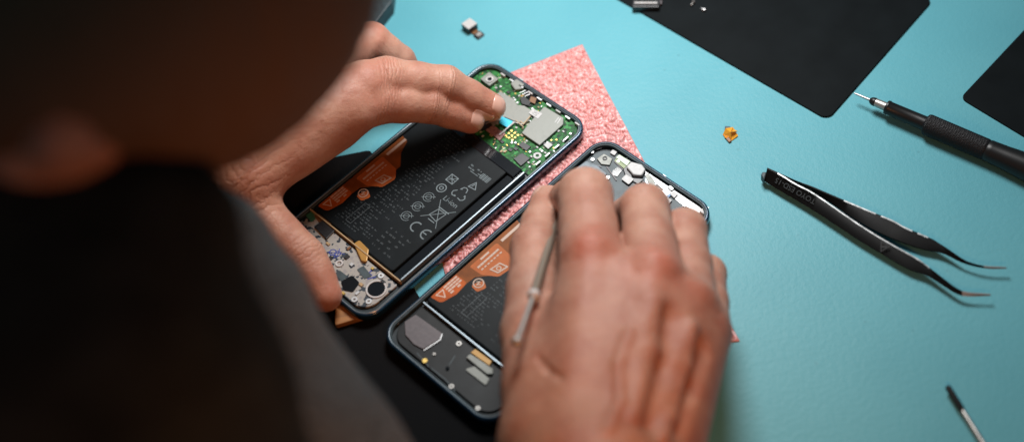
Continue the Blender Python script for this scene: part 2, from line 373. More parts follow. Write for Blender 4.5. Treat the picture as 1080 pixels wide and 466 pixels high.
# ------------------------------------------------------------ the phones
W_, L_, H_ = 7.3, 15.2, .70
P1 = (-3.5404, 43.6509, -.9166); P2 = (1.3324, 37.2131, -.9187)
PZ = .13
def locf(pose):
    c, s = math.cos(pose[2]), math.sin(pose[2])
    def f(px, py, z=.5):
        p = at(px, py, z+PZ); d = p[:2]-np.array(pose[:2]); return (float(d[0]*c+d[1]*s), float(-d[0]*s+d[1]*c))
    return f
def sweep(name, prof, m, parent, r0=1.05, n=12):
    """prof: closed list of (inset, z)"""
    V = []; F = []; k = len(prof); cnt = 4*(n+1)
    for ins, z in prof:
        for p in rrect(W_-2*ins, L_-2*ins, max(r0-ins, .1), n): V.append((p[0], p[1], z))
    for i in range(k):
        i2 = (i+1) % k
        for j in range(cnt):
            j2 = (j+1) % cnt; F.append((i*cnt+j, i*cnt+j2, i2*cnt+j2, i2*cnt+j))
    return smooth_angle(mk(name, V, F, m, parent), 35)
def chassis(root):
    K = .80
    prof = [(.12, .0)]+[(.09-.09*math.sin(a), .30-.22*math.cos(a)) for a in np.linspace(0, math.pi/2, 5)]+[(.0, .44)]+[(.0+.10*(1-math.cos(a)), .46+.20*math.sin(a)) for a in np.linspace(.2, math.pi/2, 5)]+[(.125, .66), (.14, .60), (.17, .0)]
    prof = [(a*(.95), b*K) for a, b in prof]
    sweep('frame', prof, 'frame', root)
    sweep('rim', [(.135, .36), (.122, .528), (.14, .545), (.17, .53), (.175, .36)], 'rim', root)
    sweep('inner_ledge', [(.185, .27), (.185, .49), (.25, .50), (.275, .47), (.275, .27)], 'slate', root)
    MB().prism(rrect(W_-.42, L_-.42, .9), .10, .26).build('midframe', 'midframe', root)
def micro(b, x0, x1, y, z, hgt=.085, dens=.8):
    """a line of printed type too small to read: broken dashes"""
    x = x0
    while x < x1:
        l = random.uniform(.05, .22)
        for k in range(int(l/.035)):
            hh = hgt*random.uniform(.5, 1)
            b.quad([(x+k*.035, y), (x+k*.035+.02, y), (x+k*.035+.02, y+hh), (x+k*.035, y+hh)], z)
        x += l+random.uniform(.03, .09)
        if random.random() > dens: x += .2
def battery(root, z1=.50):
    x0, x1, y0, y1 = -3.28, 2.42, -4.85, 3.15
    bt = MB().prism(rpoly([(x0, y0), (x1, y0), (x1, y1), (x0, y1)], .15), .265, z1).build('battery', 'battery', root, bevel=.07)
    z = z1+.004
    # orange tape along the left edge, with lobes
    MB().quad([(-3.24, -4.5), (-2.62, -4.4), (-2.45, -2.5), (-1.9, -1.9), (-1.9, -.3), (-2.5, .3), (-2.8, 1.0), (-3.24, 1.1)], z).build('tape_strip', 'umber', bt)
    MB().quad(rpoly([(-3.22, -4.6), (-2.62, -4.5), (-2.42, -3.7), (-2.5, -2.95), (-3.22, -2.95)], [.05, .25, .2, .15, .05]), z+.002).build('orange_label', 'orange', bt)
    MB().quad(rpoly([(-3.05, -2.25), (-2.3, -2.2), (-1.62, -1.75), (-1.5, -1.0), (-1.95, -.55), (-3.05, -.45)], [.1, .2, .25, .25, .2, .1]), z+.002).build('orange_label', 'orangelt', bt)
    MB().quad(rpoly([(-2.28, -2.95), (-1.78, -3.0), (-1.62, -2.55), (-2.02, -2.35)], .12), z+.003).build('orange_sticker', 'orangelt', bt)
    b = MB(); zz = z+.007
    b.stroke([(-3.10, -4.36), (-2.70, -4.16), (-3.08, -3.94)], .06, zz, True)                     # warning triangle
    for k, x in enumerate((-3.12, -2.97, -2.82, -2.67)):
        for y, l in ((-3.82, .14), (-3.6, .16), (-3.36, .12), (-3.16, .12)):
            if (k*3+int(-y*10)) % 5: b.stroke([(x, y), (x, y+l)], .10, zz)
    b.arc(-2.08, -2.62, .24, 0, 360, .055, zz); b.stroke([(-2.2, -2.62), (-2.08, -2.52), (-2.08, -2.74), (-1.96, -2.62)], .05, zz)
    b.stroke([(-2.20, -1.72), (-1.80, -1.62), (-1.70, -1.10), (-2.12, -1.20)], .07, zz, True); b.arc(-1.95, -1.42, .11, 0, 360, .05, zz, 8)
    for y in (-2.02, -1.82, -1.62, -1.42, -1.22, -1.02, -.82): b.stroke([(-2.72, y), (-2.72, y+.13)], .10, zz); b.stroke([(-2.5, y+.03), (-2.5, y+.12)], .07, zz)
    b.stroke([(-2.95, -1.6), (-2.95, -1.1)], .10, zz)
    for y in np.arange(-.2, 1.0, .26): b.stroke([(-2.95, y), (-2.95, y+.17)], .15, zz)
    b.build('label_print', 'whiteprint', bt)
    # faint small print
    f = MB()
    for y in np.arange(-4.45, -2.6, .17): micro(f, -2.05+.1*math.sin(y*9), random.uniform(-.9, .2), y, z, .08)
    for y in np.arange(-2.45, 2.7, .19):
        if -1.8 < y < -.4: micro(f, -1.3, -.1, y, z, .09, .6)
        else: micro(f, -1.5, random.uniform(-.4, .25), y, z, .09, .7)
    f.stroke([(-1.55, -4.25), (-1.2, -4.25), (-1.2, -2.95), (-1.55, -2.95)], .03, z, True)
    for y in (-4.4, -4.1, -3.8, -3.5, -3.2): micro(f, .5, random.uniform(1.1, 2.0), y, z, .11, .5)
    f.build('small_print', 'printdim', bt)
    g = MB()
    # QR-sized patch is left out; a plain block of bar marks next to it
    for k in range(7): g.stroke([(1.62+k*.085, 1.70), (1.62+k*.085, 2.02)], .035+.02*(k % 2), z)
    g.stroke([(1.0, 1.72), (1.5, 1.72)], .03, z); micro(g, .75, 1.5, 1.8, z, .1); micro(g, .75, 1.5, 1.98, z, .1)
    # ring mark and square mark
    g.arc(.66, .07, .24, 0, 360, .055, z); g.arc(.66, .07, .10, 0, 360, .05, z, 8)
    g.stroke([(.45, .56), (.9, .56), (.9, 1.0), (.45, 1.0)], .045, z, True); g.stroke([(.47, .58), (.88, .98)], .04, z); g.stroke([(.47, .98), (.88, .58)], .04, z)
    g.stroke([(.45, .78), (.9, .78)], .03, z)
    # three arrow recycling loop
    for a in (90, 210, 330):
        cx, cy = 1.62+.24*math.cos(R(a)), .42+.24*math.sin(R(a))
        for t0 in (0,):
            g.stroke([(cx+.19*math.cos(R(a+q)), cy+.19*math.sin(R(a+q))) for q in (-100, -40, 0, 40, 100)], .05, z)
            e = (cx+.19*math.cos(R(a+100)), cy+.19*math.sin(R(a+100))); g.stroke([e, (e[0]+.09*math.cos(R(a-60)), e[1]+.09*math.sin(R(a-60)))], .045, z)
    g.stroke([(1.60, .98), (2.02, 1.05), (1.74, 1.40)], .05, z, True); g.stroke([(1.74, 1.08), (1.77, 1.26)], .045, z)
    # crossed-out bin
    g.stroke([(1.36, -1.42), (1.48, -.9), (1.98, -.9), (1.9, -1.5), (1.36, -1.42)], .045, z); g.stroke([(1.40, -.80), (2.06, -.80)], .06, z)
    g.stroke([(1.1, -1.75), (2.25, -.50)], .035, z); g.stroke([(2.2, -1.8), (1.15, -.45)], .035, z); g.stroke([(1.5, -1.62), (1.9, -1.62)], .05, z)
    # CE
    g.arc(1.42, -2.34, .27, 75, 285, .07, z); g.arc(2.12, -2.34, .27, 75, 285, .07, z); g.stroke([(1.87, -2.34), (2.12, -2.34)], .06, z)
    # three linked loops
    for y in (-2.2, -1.45, -.72): g.arc(.58, y, .27, 20, 340, .03, z, 12); g.stroke([(.3, y-.2), (.85, y+.22)], .03, z); g.arc(.58, y, .15, 0, 360, .03, z, 8)
    g.build('printed_symbols', 'print', bt)
    text('printed_text', 'Li-ion', .40, (1.62, -.24, z), 'print', bt, 0)
    return bt
def dots(b, x, y, nx, ny, p, r, z0, z1):
    for i in range(nx):
        for j in range(ny): b.cyl(x+i*p, y+j*p, r, z0, z1, 8)
def scatter(root, name, boxes, mats, proto):
    """tiny board components: shared meshes, one object each"""
    for (x, y, a, k) in boxes:
        c = proto[k].copy(); SC.collection.objects.link(c); c.parent = root; c.location = (x*S, y*S, 0); c.rotation_euler = (0, 0, a)
def in_poly(x, y, P):
    ins = False
    for i in range(len(P)):
        (a, b), (c, d) = P[i-1], P[i]
        if (b > y) != (d > y) and x < (c-a)*(y-b)/(d-b)+a: ins = not ins
    return ins

def phone_upper(root, f):
    """phone whose main circuit board is showing"""
    q = lambda L: [f(*p) for p in L]
    bd = MB().prism(rpoly([(-3.34, 3.62), (3.34, 3.42), (3.34, 7.28), (-3.34, 7.28)], [.1, .1, .78, .78]), .262, .34).build('circuit_board', 'pcb', root, bevel=.01)
    A = q([(505, 116), (508, 107), (516, 103), (528, 96), (542, 104), (545.5, 110), (553, 111), (561, 116), (558, 127), (551.5, 130), (541, 127), (532, 123), (520, 132)])
    sA = MB().prism(A, .345, .47).build('shield_plate', 'shield', root, bevel=.03)
    B = q([(574, 112), (594.5, 124), (594, 131), (569, 153), (550, 140), (556, 132), (561, 126)])
    sB = MB().prism(B, .345, .49).build('shield_plate', 'shield', root, bevel=.03)
    b = MB(); b.stroke(q([(591, 125), (588, 130)]), .06, .494); b.stroke(q([(589, 124), (585.5, 129)]), .05, .494); b.build('slot', 'white', sB)
    lb = MB().prism(q([(562, 114.5), (572, 120), (567.5, 125.5), (557.5, 119.5)]), .495, .505).build('paper_label', 'white', root)
    m = MB(); cx, cy = f(565, 120)
    for i in range(5):
        for j in range(4):
            if random.random() < .5: m.quad([(cx-.16+i*.06, cy-.12+j*.06), (cx-.12+i*.06, cy-.12+j*.06), (cx-.12+i*.06, cy-.08+j*.06), (cx-.16+i*.06, cy-.08+j*.06)], .507)
    m.build('label_print', 'printdim', lb)
    # camera module and its flex
    cm = MB().prism(rpoly(q([(506.5, 84), (516, 76.5), (526, 84), (516, 91.5)]), .05), .345, .56).build('camera_module', 'shield', root, bevel=.03)
    x, y = f(516.5, 84, .56); MB().ring(x, y, .2, .12, .56, .60).build('lens_ring', 'white', cm); MB().cyl(x, y, .12, .56, .585).build('lens', 'gloss', cm)
    MB().prism(q([(500, 88), (504, 85.5), (514.5, 94), (509, 101), (495, 97)]), .345, .44).build('camera_flex', 'chip', root, bevel=.02)
    MB().prism(rpoly(q([(538, 88), (546, 82.5), (554, 87.5), (550, 94), (543, 95)]), .1), .345, .52).build('vibration_motor', 'shield', root, bevel=.05)
    MB().prism(q([(556, 90), (563, 94), (571, 101), (567, 107), (557, 103), (552, 97)]), .345, .40).build('socket', 'gloss', root)
    MB().prism(q([(560, 101), (566, 103), (564, 109), (558, 106)]), .405, .45).build('socket_contact', 'brown', root)
    MB().prism(q([(548, 103), (553, 101), (560, 107), (557, 111), (550, 109)]), .345, .46).build('board_connector', 'chip', root, bevel=.02)
    b = MB()
    for t in (0, .35, .7): 
        p = f(554+t*8, 95+t*5); b.stroke([p, (p[0]-.1, p[1]-.3)], .05, .47)
    b.build('socket_pin', 'silver', root)
    MB().prism(q([(529, 122.6), (541, 128), (535.5, 134.5), (526.5, 129.5)]), .475, .49).build('pull_tab', 'cyan', root)
    b = MB(); b.stroke(q([(542, 129), (527, 142)]), .07, .50); b.stroke(q([(541, 128.5), (551, 131)]), .05, .50); b.build('bracket_wire', 'white', root)
    b = MB(); b.stroke(q([(559.5, 122.5), (552, 131), (549, 128)]), .06, .51); b.stroke(q([(544, 127), (552, 134)]), .05, .51); b.build('antenna_contact', 'tan', root)
    MB().prism(q([(512, 136), (520, 131), (533, 140), (527, 147)]), .35, .43).build('ribbon_cable', mat('pink_ribbon', (.28, .15, .14), .4, var=.4, vscale=600), root)
    MB().prism(q([(505, 128), (514, 124), (520, 130), (511, 136)]), .345, .42).build('board_connector', 'chip', root, bevel=.02)
    x, y = f(536, 139)
    for i in range(3):
        for j in range(3):
            c = MB().cyl(x+i*.22, y-.18+j*.20, .062, .34, .37, 10).build('contact_pad', 'gold', root)
    for px, py in ((566.5, 162.5),):
        x, y = f(px, py); MB().ring(x, y, .2, .09, .34, .385).build('screw_boss', 'white', root); 
    MB().prism(q([(573, 152), (578, 148.5), (583, 152), (578, 156.5)]), .345, .45).build('connector_cap', 'white', root, bevel=.02)
    MB().prism(q([(545, 82), (549, 80.5), (553, 83), (548, 85)]), .345, .40).build('flash_module', 'white', root, bevel=.02)
    MB().prism(q([(541, 166), (551, 160), (559, 166), (549, 174)]), .345, .42).build('board_connector', 'chip', root, bevel=.02)
    MB().prism(q([(546, 152), (551, 148), (560, 153), (555, 158)]), .345, .41).build('chip_package', 'chip', root, bevel=.02)
    # scattered tiny components
    protos = []
    for k, (m, wx, wy, h) in enumerate((('tan', .16, .09, .40), ('chip', .20, .14, .40), ('white', .12, .08, .385), ('silver', .10, .10, .39), ('tan', .10, .06, .38), ('gold', .07, .07, .375))):
        protos.append((m, wx, wy, h))
    cnt = 0; used = []; bl = [A, B, q([(500, 85), (516, 74), (528, 84), (514, 100)]), q([(512, 136), (520, 131), (533, 140), (527, 147)]), q([(552, 92), (561, 88), (573, 102), (564, 112)]), q([(536, 88), (546, 80), (556, 87), (548, 97)])]
    first = {}
    while cnt < 96:
        x, y = random.uniform(-3.1, 3.15), random.uniform(3.6, 7.0)
        if any(in_poly(x, y, P) for P in bl) or any(math.hypot(x-a, y-b) < .17 for a, b in used): continue
        if abs(x) > 2.6 and y > 6.7: continue
        if math.hypot(x-2.87, y-4.52) < .3: continue
        used.append((x, y)); k = random.choice([0, 0, 1, 1, 2, 2, 3, 4, 5, 2]); m, wx, wy, h = protos[k]; a = random.choice([0, math.pi/2])
        if k not in first: c = MB().box(0, 0, wx, wy, .34, h).build('component', m, root); first[k] = c
        else: c = first[k].copy(); SC.collection.objects.link(c); c.parent = root
        c.location = (x*S, y*S, 0); c.rotation_euler = (0, 0, a); cnt += 1
    mb = MB(); mi = []
    for _ in range(190):
        x, y = random.uniform(-3.2, 3.25), random.uniform(3.55, 7.15)
        if any(in_poly(x, y, P) for P in bl) or any(math.hypot(x-a, y-b_) < .13 for a, b_ in used) or (abs(x) > 2.7 and y > 6.8): continue
        n0 = len(mb.F); wx, wy = random.choice([(.09, .045), (.045, .09), (.06, .06), (.12, .05), (.035, .035)]); mb.box(x, y, wx, wy, .341, .36+.02*random.random()); mi += [random.choice([0, 0, 1, 1, 2, 3])]*(len(mb.F)-n0)
    so = mb.build('solder_detail', 'silver', root); so['kind'] = 'stuff'
    for m_ in ('tan', 'chip', 'gold'): so.data.materials.append(MT[m_])
    so.data.polygons.foreach_set('material_index', mi)
    for px, py, wx, wy, m_ in ((316, 241, .2, .14, 'chip'), (346, 257, .22, .12, 'tan'), (366, 271, .24, .18, 'chip'), (371, 279, .16, .16, 'silver'), (381, 300, .2, .14, 'tan'), (377, 309, .22, .12, 'silver'), (404, 297, .14, .24, 'chip'), (340, 262, .2, .1, 'silver'), (349, 272, .16, .2, 'chip'), (362, 309, .2, .12, 'gold'), (393, 283, .14, .12, 'gold'), (368, 262, .12, .2, 'brown')):
        x, y = f(px, py, .42); MB().box(x, y, wx, wy, .402, .46, random.choice([0, 1.57])).build('component', m_, root)
    # row of edge contacts along the frame
    for t in np.linspace(0, 1, 9):
        x = -2.2+5.2*t; c = MB().box(x, 7.22, .30, .07, .34, .52).build('edge_contact', 'silver' if int(t*9) % 3 else 'white', root)
    for t in np.linspace(0, 1, 4):
        MB().box(3.2, 4.2+2.0*t, .07, .3, .34, .5).build('edge_contact', 'silver', root)
    # black flex over the battery top and the glossy right channel
    MB().prism([(-3.2, 2.95), (2.9, 2.75), (2.9, 3.4), (-3.2, 3.6)], .30, .53).build('battery_strap', 'gloss', root, bevel=.05)
    MB().prism([(2.5, -5.0), (3.05, -5.0), (3.05, 3.3), (2.5, 3.3)], .265, .42).build('side_channel', 'gloss', root, bevel=.05)
    MB().prism([(3.1, -4.9), (3.17, -4.9), (3.17, 3.3), (3.1, 3.3)], .265, .60).build('side_rail', 'rim', root)
    # lower board
    x0 = -3.25
    wb = MB().prism(rpoly([(x0, -5.05), (3.1, -5.15), (3.1, -7.2), (-3.25, -7.2)], [.1, .1, .85, .85]), .262, .40).build('lower_board', 'inkboard', root, bevel=.03)
    MB().box(-.1, -4.97, 6.5, .06, .27, .56).build('lower_edge', 'tan', root)
    MB().prism(q([(331, 227), (341, 222), (352, 233), (342, 240)]), .402, .44).build('gold_frame', 'brown', root)
    MB().prism(q([(331, 239), (340, 232), (353, 243), (344, 252)]), .442, .50).build('usb_chip', 'chip', root, bevel=.03)
    MB().prism(q([(322, 226), (328, 222), (334, 228), (328, 233)]), .402, .43).build('green_patch', mat('green_patch', (.03, .14, .09), .5), root)
    MB().prism(q([(352, 236), (357, 233), (377, 251), (372, 254)]), .402, .45).build('copper_strip', 'brown', root)
    fx = MB().prism(rpoly(q([(373, 257), (379, 253), (389, 263), (387, 277), (381, 275)]), .1), .45, .53)  .build('gold_flex', mat('gold_flex', (.36, .19, .04), .35, .2), root, bevel=.04)
    x, y = f(397, 305, .4); MB().ring(x, y, .50, .42, .402, .45).build('speaker_ring', 'white', root); MB().cyl(x, y, .42, .402, .425).build('speaker_opening', 'gloss', root)
    MB().prism(rpoly(q([(359, 296), (371, 289), (379, 297), (372, 307), (362, 305)]), .12), .402, .43).build('microphone_opening', 'gloss', root)
    x, y = f(358, 278, .4); MB().ring(x, y, .19, .11, .402, .45).build('screw_boss', 'white', root)
    for px, py in ((374, 316), (389, 318), (402, 291)):
        x, y = f(px, py, .4); MB().ring(x, y, .15, .06, .402, .45, 14).build('screw', 'silver', root)
    MB().prism(rpoly(q([(352, 287), (358, 284), (366, 290), (360, 296)]), .05), .402, .422).build('dark_patch', 'slate', root)
    MB().prism(rpoly(q([(376, 283), (383, 279), (392, 290), (384, 293)]), .05), .402, .422).build('dark_patch', 'slate', root)
    b = MB(); z = .404
    cx, cy = f(351, 266, .4)
    b.arc(cx, cy, .16, 0, 360, .05, z); b.arc(cx+.25, cy+.1, .14, 0, 360, .045, z); b.arc(cx+.18, cy-.18, .12, 0, 360, .045, z); b.stroke([(cx-.2, cy-.15), (cx+.5, cy+.3)], .04, z); b.stroke([(cx+.1, cy+.35), (cx+.4, cy-.1)], .04, z)
    for (a, c2) in (((322, 246), (330, 252)), ((326, 244), (324, 252)), ((312, 232), (320, 238)), ((306, 236), (314, 234)), ((316, 240), (309, 244)), ((384, 285), (392, 290)), ((386, 291), (392, 285)), ((388, 294), (396, 292))):
        b.stroke([f(*a, .4), f(*c2, .4)], .07, z)
    b.build('ink_mark', 'ink', wb)

def phone_lower(root, f):
    """phone whose speaker end and camera bracket are showing"""
    q = lambda L: [f(*p) for p in L]
    MB().prism([(2.5, -5.0), (3.2, -5.0), (3.2, 5.0), (2.5, 5.0)], .265, .42).build('side_channel', 'gloss', root, bevel=.05)
    # lower end
    base = MB().prism(rpoly([(-3.25, -5.1), (3.2, -5.1), (3.2, -7.2), (-3.25, -7.2)], [.1, .1, .8, .8]), .262, .36).build('speaker_cover', mat('speaker_cover_plastic', (.010, .012, .013), .45, var=.3, vscale=200, spec=.25), root, bevel=.04)
    MB().box(0, -5.02, 6.5, .07, .27, .56).build('lower_edge', 'rim', root)
    MB().prism(rpoly(q([(426, 338), (438, 330), (466, 350), (464, 356), (446, 367), (436, 362), (427, 352)]), .12), .365, .42).build('speaker_plate', 'mauve', root, bevel=.03)
    b = MB(); b.stroke(q([(447, 368), (464, 357), (466, 351)]), .05, .425); b.build('plate_edge', 'silver', root)
    x, y = f(448, 380, .4); MB().cyl(x, y, .12, .365, .41).build('gold_pin', 'gold', root)
    for px, py, r, m in ((484, 362, .13, 'steel'), (419, 340, .09, 'steel'), (436, 322, .11, 'steel'), (476, 407, .12, 'steel'), (504, 430, .11, 'steel'), (458, 373, .07, 'steel'), (472, 388, .09, 'gloss')):
        x, y = f(px, py, .4); MB().ring(x, y, r, r*.4, .36, .41, 14).build('screw', m, root)
    MB().prism(q([(496, 371), (501, 367), (519, 380), (516, 385)]), .40, .47)  .build('gold_flex', mat('gold_flex', (.36, .19, .04), .35, .2), root, bevel=.02)
    MB().prism(rpoly(q([(491, 376), (496, 372), (520, 388), (520, 394), (513, 394)]), .06), .37, .48).build('usb_socket', 'shield', root, bevel=.04)
    MB().prism(rpoly(q([(490, 388), (500, 385), (516, 398), (512, 405), (503, 398)]), .06), .365, .42).build('usb_bracket', 'shield', root, bevel=.03)
    b = MB()
    for p in ((440, 372, 452, 386), (455, 388, 470, 400), (468, 398, 480, 412), (480, 375, 474, 384)): b.stroke([f(p[0], p[1], .36), f(p[2], p[3], .36)], .05, .364)
    b.build('moulded_rib', 'slate', base)
    # upper end
    ub = MB().prism(rpoly([(-3.25, 3.3), (3.2, 3.3), (3.2, 7.2), (-3.25, 7.2)], [.1, .1, .8, .8]), .262, .33).build('upper_plate', 'slate', root, bevel=.03)
    MB().prism(q([(664, 160), (748, 217), (741, 224), (718, 213), (690, 190), (676, 180), (657, 167)]), .335, .36).build('earpiece_channel', 'gloss', root)
    MB().prism(rpoly(q([(606, 177), (618, 168), (630, 173), (641, 182), (633, 187), (616, 190)]), .12), .335, .40).build('lens_bracket', mat('pale_bracket', (.10, .13, .15), .5, .1, var=.4, vscale=400), root, bevel=.03)
    MB().prism(rpoly(q([(629, 166), (637, 160.5), (646, 166), (643, 173), (634, 172)]), .06), .335, .41).build('sensor_bracket', 'shield', root, bevel=.03)
    x, y = f(638, 167, .42); MB().ring(x, y, .12, .06, .41, .44, 12).build('sensor_ring', 'gloss', root)
    MB().prism(rpoly(q([(643, 160), (646, 156.5), (651, 159), (648, 163)]), .05), .335, .42).build('mounting_lug', 'white', root, bevel=.02)
    MB().prism(rpoly(q([(649, 165), (653, 161.5), (665, 169), (661, 174)]), .04), .335, .42).build('flash_window', mat('pale_green_lens', (.45, .55, .40), .3), root, bevel=.03)
    MB().prism(q([(648, 168), (650, 165), (661, 174), (659, 177)]), .335, .38).build('green_strip', mat('dull_green', (.16, .22, .06), .4), root)
    MB().prism(rpoly(q([(660, 176), (666, 171), (677, 174), (681, 179), (677, 186), (668, 185)]), .15), .34, .56).build('earpiece', 'white', root, bevel=.06)
    MB().prism(rpoly(q([(657, 177), (663, 171), (667, 186), (680, 187), (673, 193), (660, 186)]), .06), .335, .40).build('earpiece_bracket', 'chip', root, bevel=.03)
    MB().prism(rpoly(q([(655, 188), (660, 183), (669, 188), (663, 194)]), .06), .405, .45).build('mounting_lug', 'white', root, bevel=.02)
    x, y = f(661, 188, .46); MB().cyl(x, y, .06, .45, .46).build('lug_hole', 'gloss', root)
    b = MB(); x, y = f(688, 189, .4); b.arc(x, y, .3, 150, 350, .09, .365, 10); b.build('camera_cutout', 'rim', root)
    MB().prism(rpoly(q([(680, 184), (684, 181), (690, 189), (692, 197), (685, 194)]), .05), .362, .40).build('antenna_spring', 'shield', root, bevel=.02)
    for L, m in (([(690, 200), (695, 196), (700, 201), (695, 205)], 'white'), ([(697, 201), (702, 197), (708, 202), (703, 206)], 'silver'), ([(706, 203), (711, 200), (715, 204), (711, 208)], 'white'), ([(699, 212), (703, 206), (709, 210), (704, 216)], 'white'), ([(704, 196), (707, 194), (711, 198), (708, 200)], 'silver')):
        MB().prism(rpoly(q(L), .03), .362, .43).build('antenna_contact', m, root, bevel=.02)
    MB().prism(q([(700, 205), (705, 201), (708, 204), (702, 210)]), .362, .41).build('blue_connector', 'bluec', root)
    MB().prism(rpoly(q([(598, 182), (606, 177), (616, 190), (606, 196)]), .06), .335, .38).build('cover_plate', 'shield', root, bevel=.02)
    MB().prism(rpoly(q([(646, 178), (652, 174), (656, 178), (651, 184), (645, 183)]), .04), .335, .37).build('cover_plate', 'gloss', root)
    b = MB()
    for a_, c_ in (((622, 160), (634, 156)), ((612, 166), (619, 162)), ((640, 176), (650, 190)), ((648, 170), (657, 179)), ((676, 190), (690, 200)), ((690, 200), (700, 212)), ((628, 174), (634, 176)), ((606, 186), (622, 190))):
        b.stroke([f(*a_, .37), f(*c_, .37)], .055, .372)
    b.build('moulded_rib', 'mauve', ub)
    for px, py, r_ in ((625, 168, .09), (641, 187, .10), (652, 170, .07), (697, 207, .08), (722, 216, .09), (617, 182, .07)):
        x, y = f(px, py, .4); MB().ring(x, y, r_, r_*.4, .335, .40, 12).build('screw', 'silver', root)
    for px, py in ((742, 223), (737, 230)):
        x, y = f(px, py, .4); MB().prism(rrect(.34, .26, .08, 4, x, y), .335, .44).build('corner_clip', 'white', root, bevel=.03)
    for px, py in ((612, 168), (624, 160), (700, 186), (720, 200), (733, 209)):
        x, y = f(px, py, .4); MB().prism(rrect(.22, .14, .04, 3, x, y), .36, .42).build('edge_contact', 'silver', root)

r1 = empty('opened_phone', (P1[0], P1[1], PZ), P1[2], 'opened smartphone with green circuit board, pinned under two fingertips of the left hand', 'smartphone', 'two opened smartphones')
chassis(r1); battery(r1); phone_upper(r1, locf(P1))
r2 = empty('opened_phone', (P2[0], P2[1], PZ), P2[2], 'opened smartphone with dark speaker end and orange battery label, beneath the right hand', 'smartphone', 'two opened smartphones')
chassis(r2); battery(r2); phone_lower(r2, locf(P2))

# ------------------------------------------------------------ loose things on the desk
def fourth(a, b, c): return pxof(at(*a, .11)+at(*c, .11)-at(*b, .11))
flat('work_mat', [(540, -65), (873, 126), (984, 0), fourth((540, -65), (873, 126), (984, 0))], .004, .11, 'rubber', [.3, .45, .45, .3], 'large plain black rubber mat with rounded corner above the silver driver tip', 'rubber mat', .02, 'black rubber mats')
flat('work_mat', [(1013, 103), (1140, -32), fourth((1140, -32), (1013, 103), (1250, 246)), (1250, 246)], .004, .11, 'rubber', [.35, .3, .3, .3], 'black rubber mat cut off by the right edge beyond the screwdriver grip', 'rubber mat', .02, 'black rubber mats')

# loose camera module near the top
def local_root(name, px, py, z, label, cat, ang_to=None, group=None):
    p = at(px, py, z); a = 0
    if ang_to: d = at(*ang_to, z)-p; a = math.atan2(d[1], d[0])
    return empty(name, (p[0], p[1], z), a, label, cat, group)
r = local_root('camera_module', 496, 31, 0, 'tiny loose camera module with bright square metal face and short flex, top centre', 'camera module', (509, 41))
MB().prism(rrect(.62, .62, .05, 3), .01, .40).build('housing', 'chip', r, bevel=.03)
MB().prism(rrect(.60, .60, .05, 3), .40, .43).build('metal_face', 'white', r, bevel=.01)
MB().box(.47, 0, .36, .34, .05, .09).build('flex', 'brown', r)
MB().prism(rrect(.40, .46, .04, 3, .74, 0), .05, .12).build('connector', 'chip', r, bevel=.02)
MB().prism(rrect(.22, .28, .03, 3, .74, 0), .12, .15).build('connector_pad', 'steel', r)

r = local_root('flex_scrap', 770, 143, 0, 'tiny crumpled amber flex connector lying alone on the teal mat', 'flex connector', (778, 148))
mk('amber_fold', [(-.30, -.20, .02), (.28, -.24, .04), (.34, .20, .06), (-.10, .34, .25), (-.30, .02, .30), (.05, -.05, .34), (-.05, -.3, .12)],
   [(0, 1, 5, 4), (1, 2, 3, 5), (4, 5, 3), (0, 6, 1)], 'kapton', r, False).modifiers.new('t', 'SOLIDIFY').thickness = .0004
MB().box(-.30, .16, .26, .30, .05, .16, .6).build('connector_block', 'slate', r, bevel=.02)
MB().box(.16, -.30, .30, .16, .01, .10, -.3).build('connector_foot', 'brown', r, bevel=.02)
mk('fold_flap', [(-.22, -.05, .2), (.1, .0, .36), (.2, .3, .22), (-.12, .34, .12)], [(0, 1, 2, 3)], 'kapton', r).modifiers.new('t', 'SOLIDIFY').thickness = .0004

r = local_root('sensor_part', 682, 6, .11, 'small dark sensor module with bright white front edge on the large black mat', 'sensor module', (700, 6))
MB().prism(rpoly([(-.75, -.42), (.70, -.42), (.72, .5), (-.7, .55)], .08), .0, .32).build('housing', 'chip', r, bevel=.04)
MB().box(-.02, -.16, 1.22, .12, .325, .37).build('white_strip', 'white', r, bevel=.02)
MB().box(-.05, .28, .9, .5, .325, .42).build('lens_block', 'slate', r, bevel=.05)
MB().cyl(-.05, .3, .16, .425, .46).build('lens', 'gloss', r)
r = local_root('copper_part', 689, 4.5, .11, 'small copper flex piece with pale square contact on the large black mat', 'flex connector', (700, 5))
MB().box(.02, 0, .30, .75, .01, .22).build('copper_flex', 'tan', r, bevel=.04)
MB().box(.34, .03, .26, .3, .02, .16).build('contact', 'mauve', r, bevel=.03)
r = local_root('tiny_screw', 731, 4, .11, 'dull grey screw lying on the large black mat, farther of two', 'screw', (735, -2), 'tiny screws on the black mat')
MB().tube([(-.25, 0, .08), (0, 0, .08)], [.05, .05], 10).build('shank', 'steel', r, True); MB().tube([(0, 0, .09), (.08, 0, .09)], [.09, .08], 12).build('head', 'steel', r)
r = local_root('tiny_screw', 741, 11, .11, 'bright silver screw lying on the large black mat, nearer of two', 'screw', (748, 15), 'tiny screws on the black mat')
MB().tube([(-.12, 0, .07), (.1, 0, .07)], [.05, .05], 10).build('shank', 'silver', r, True); MB().tube([(.1, 0, .09), (.17, 0, .09)], [.09, .08], 12).build('head', 'silver', r)

# dark case corner beyond the bent ring finger
flat('tool_case', [(391, 30), (397, 22), (413, 2), (418, -40), (330, -60), (320, 20)], .004, .9, 'slate', .12, 'dark grey case corner beyond the left hand near the top', 'case', .08)

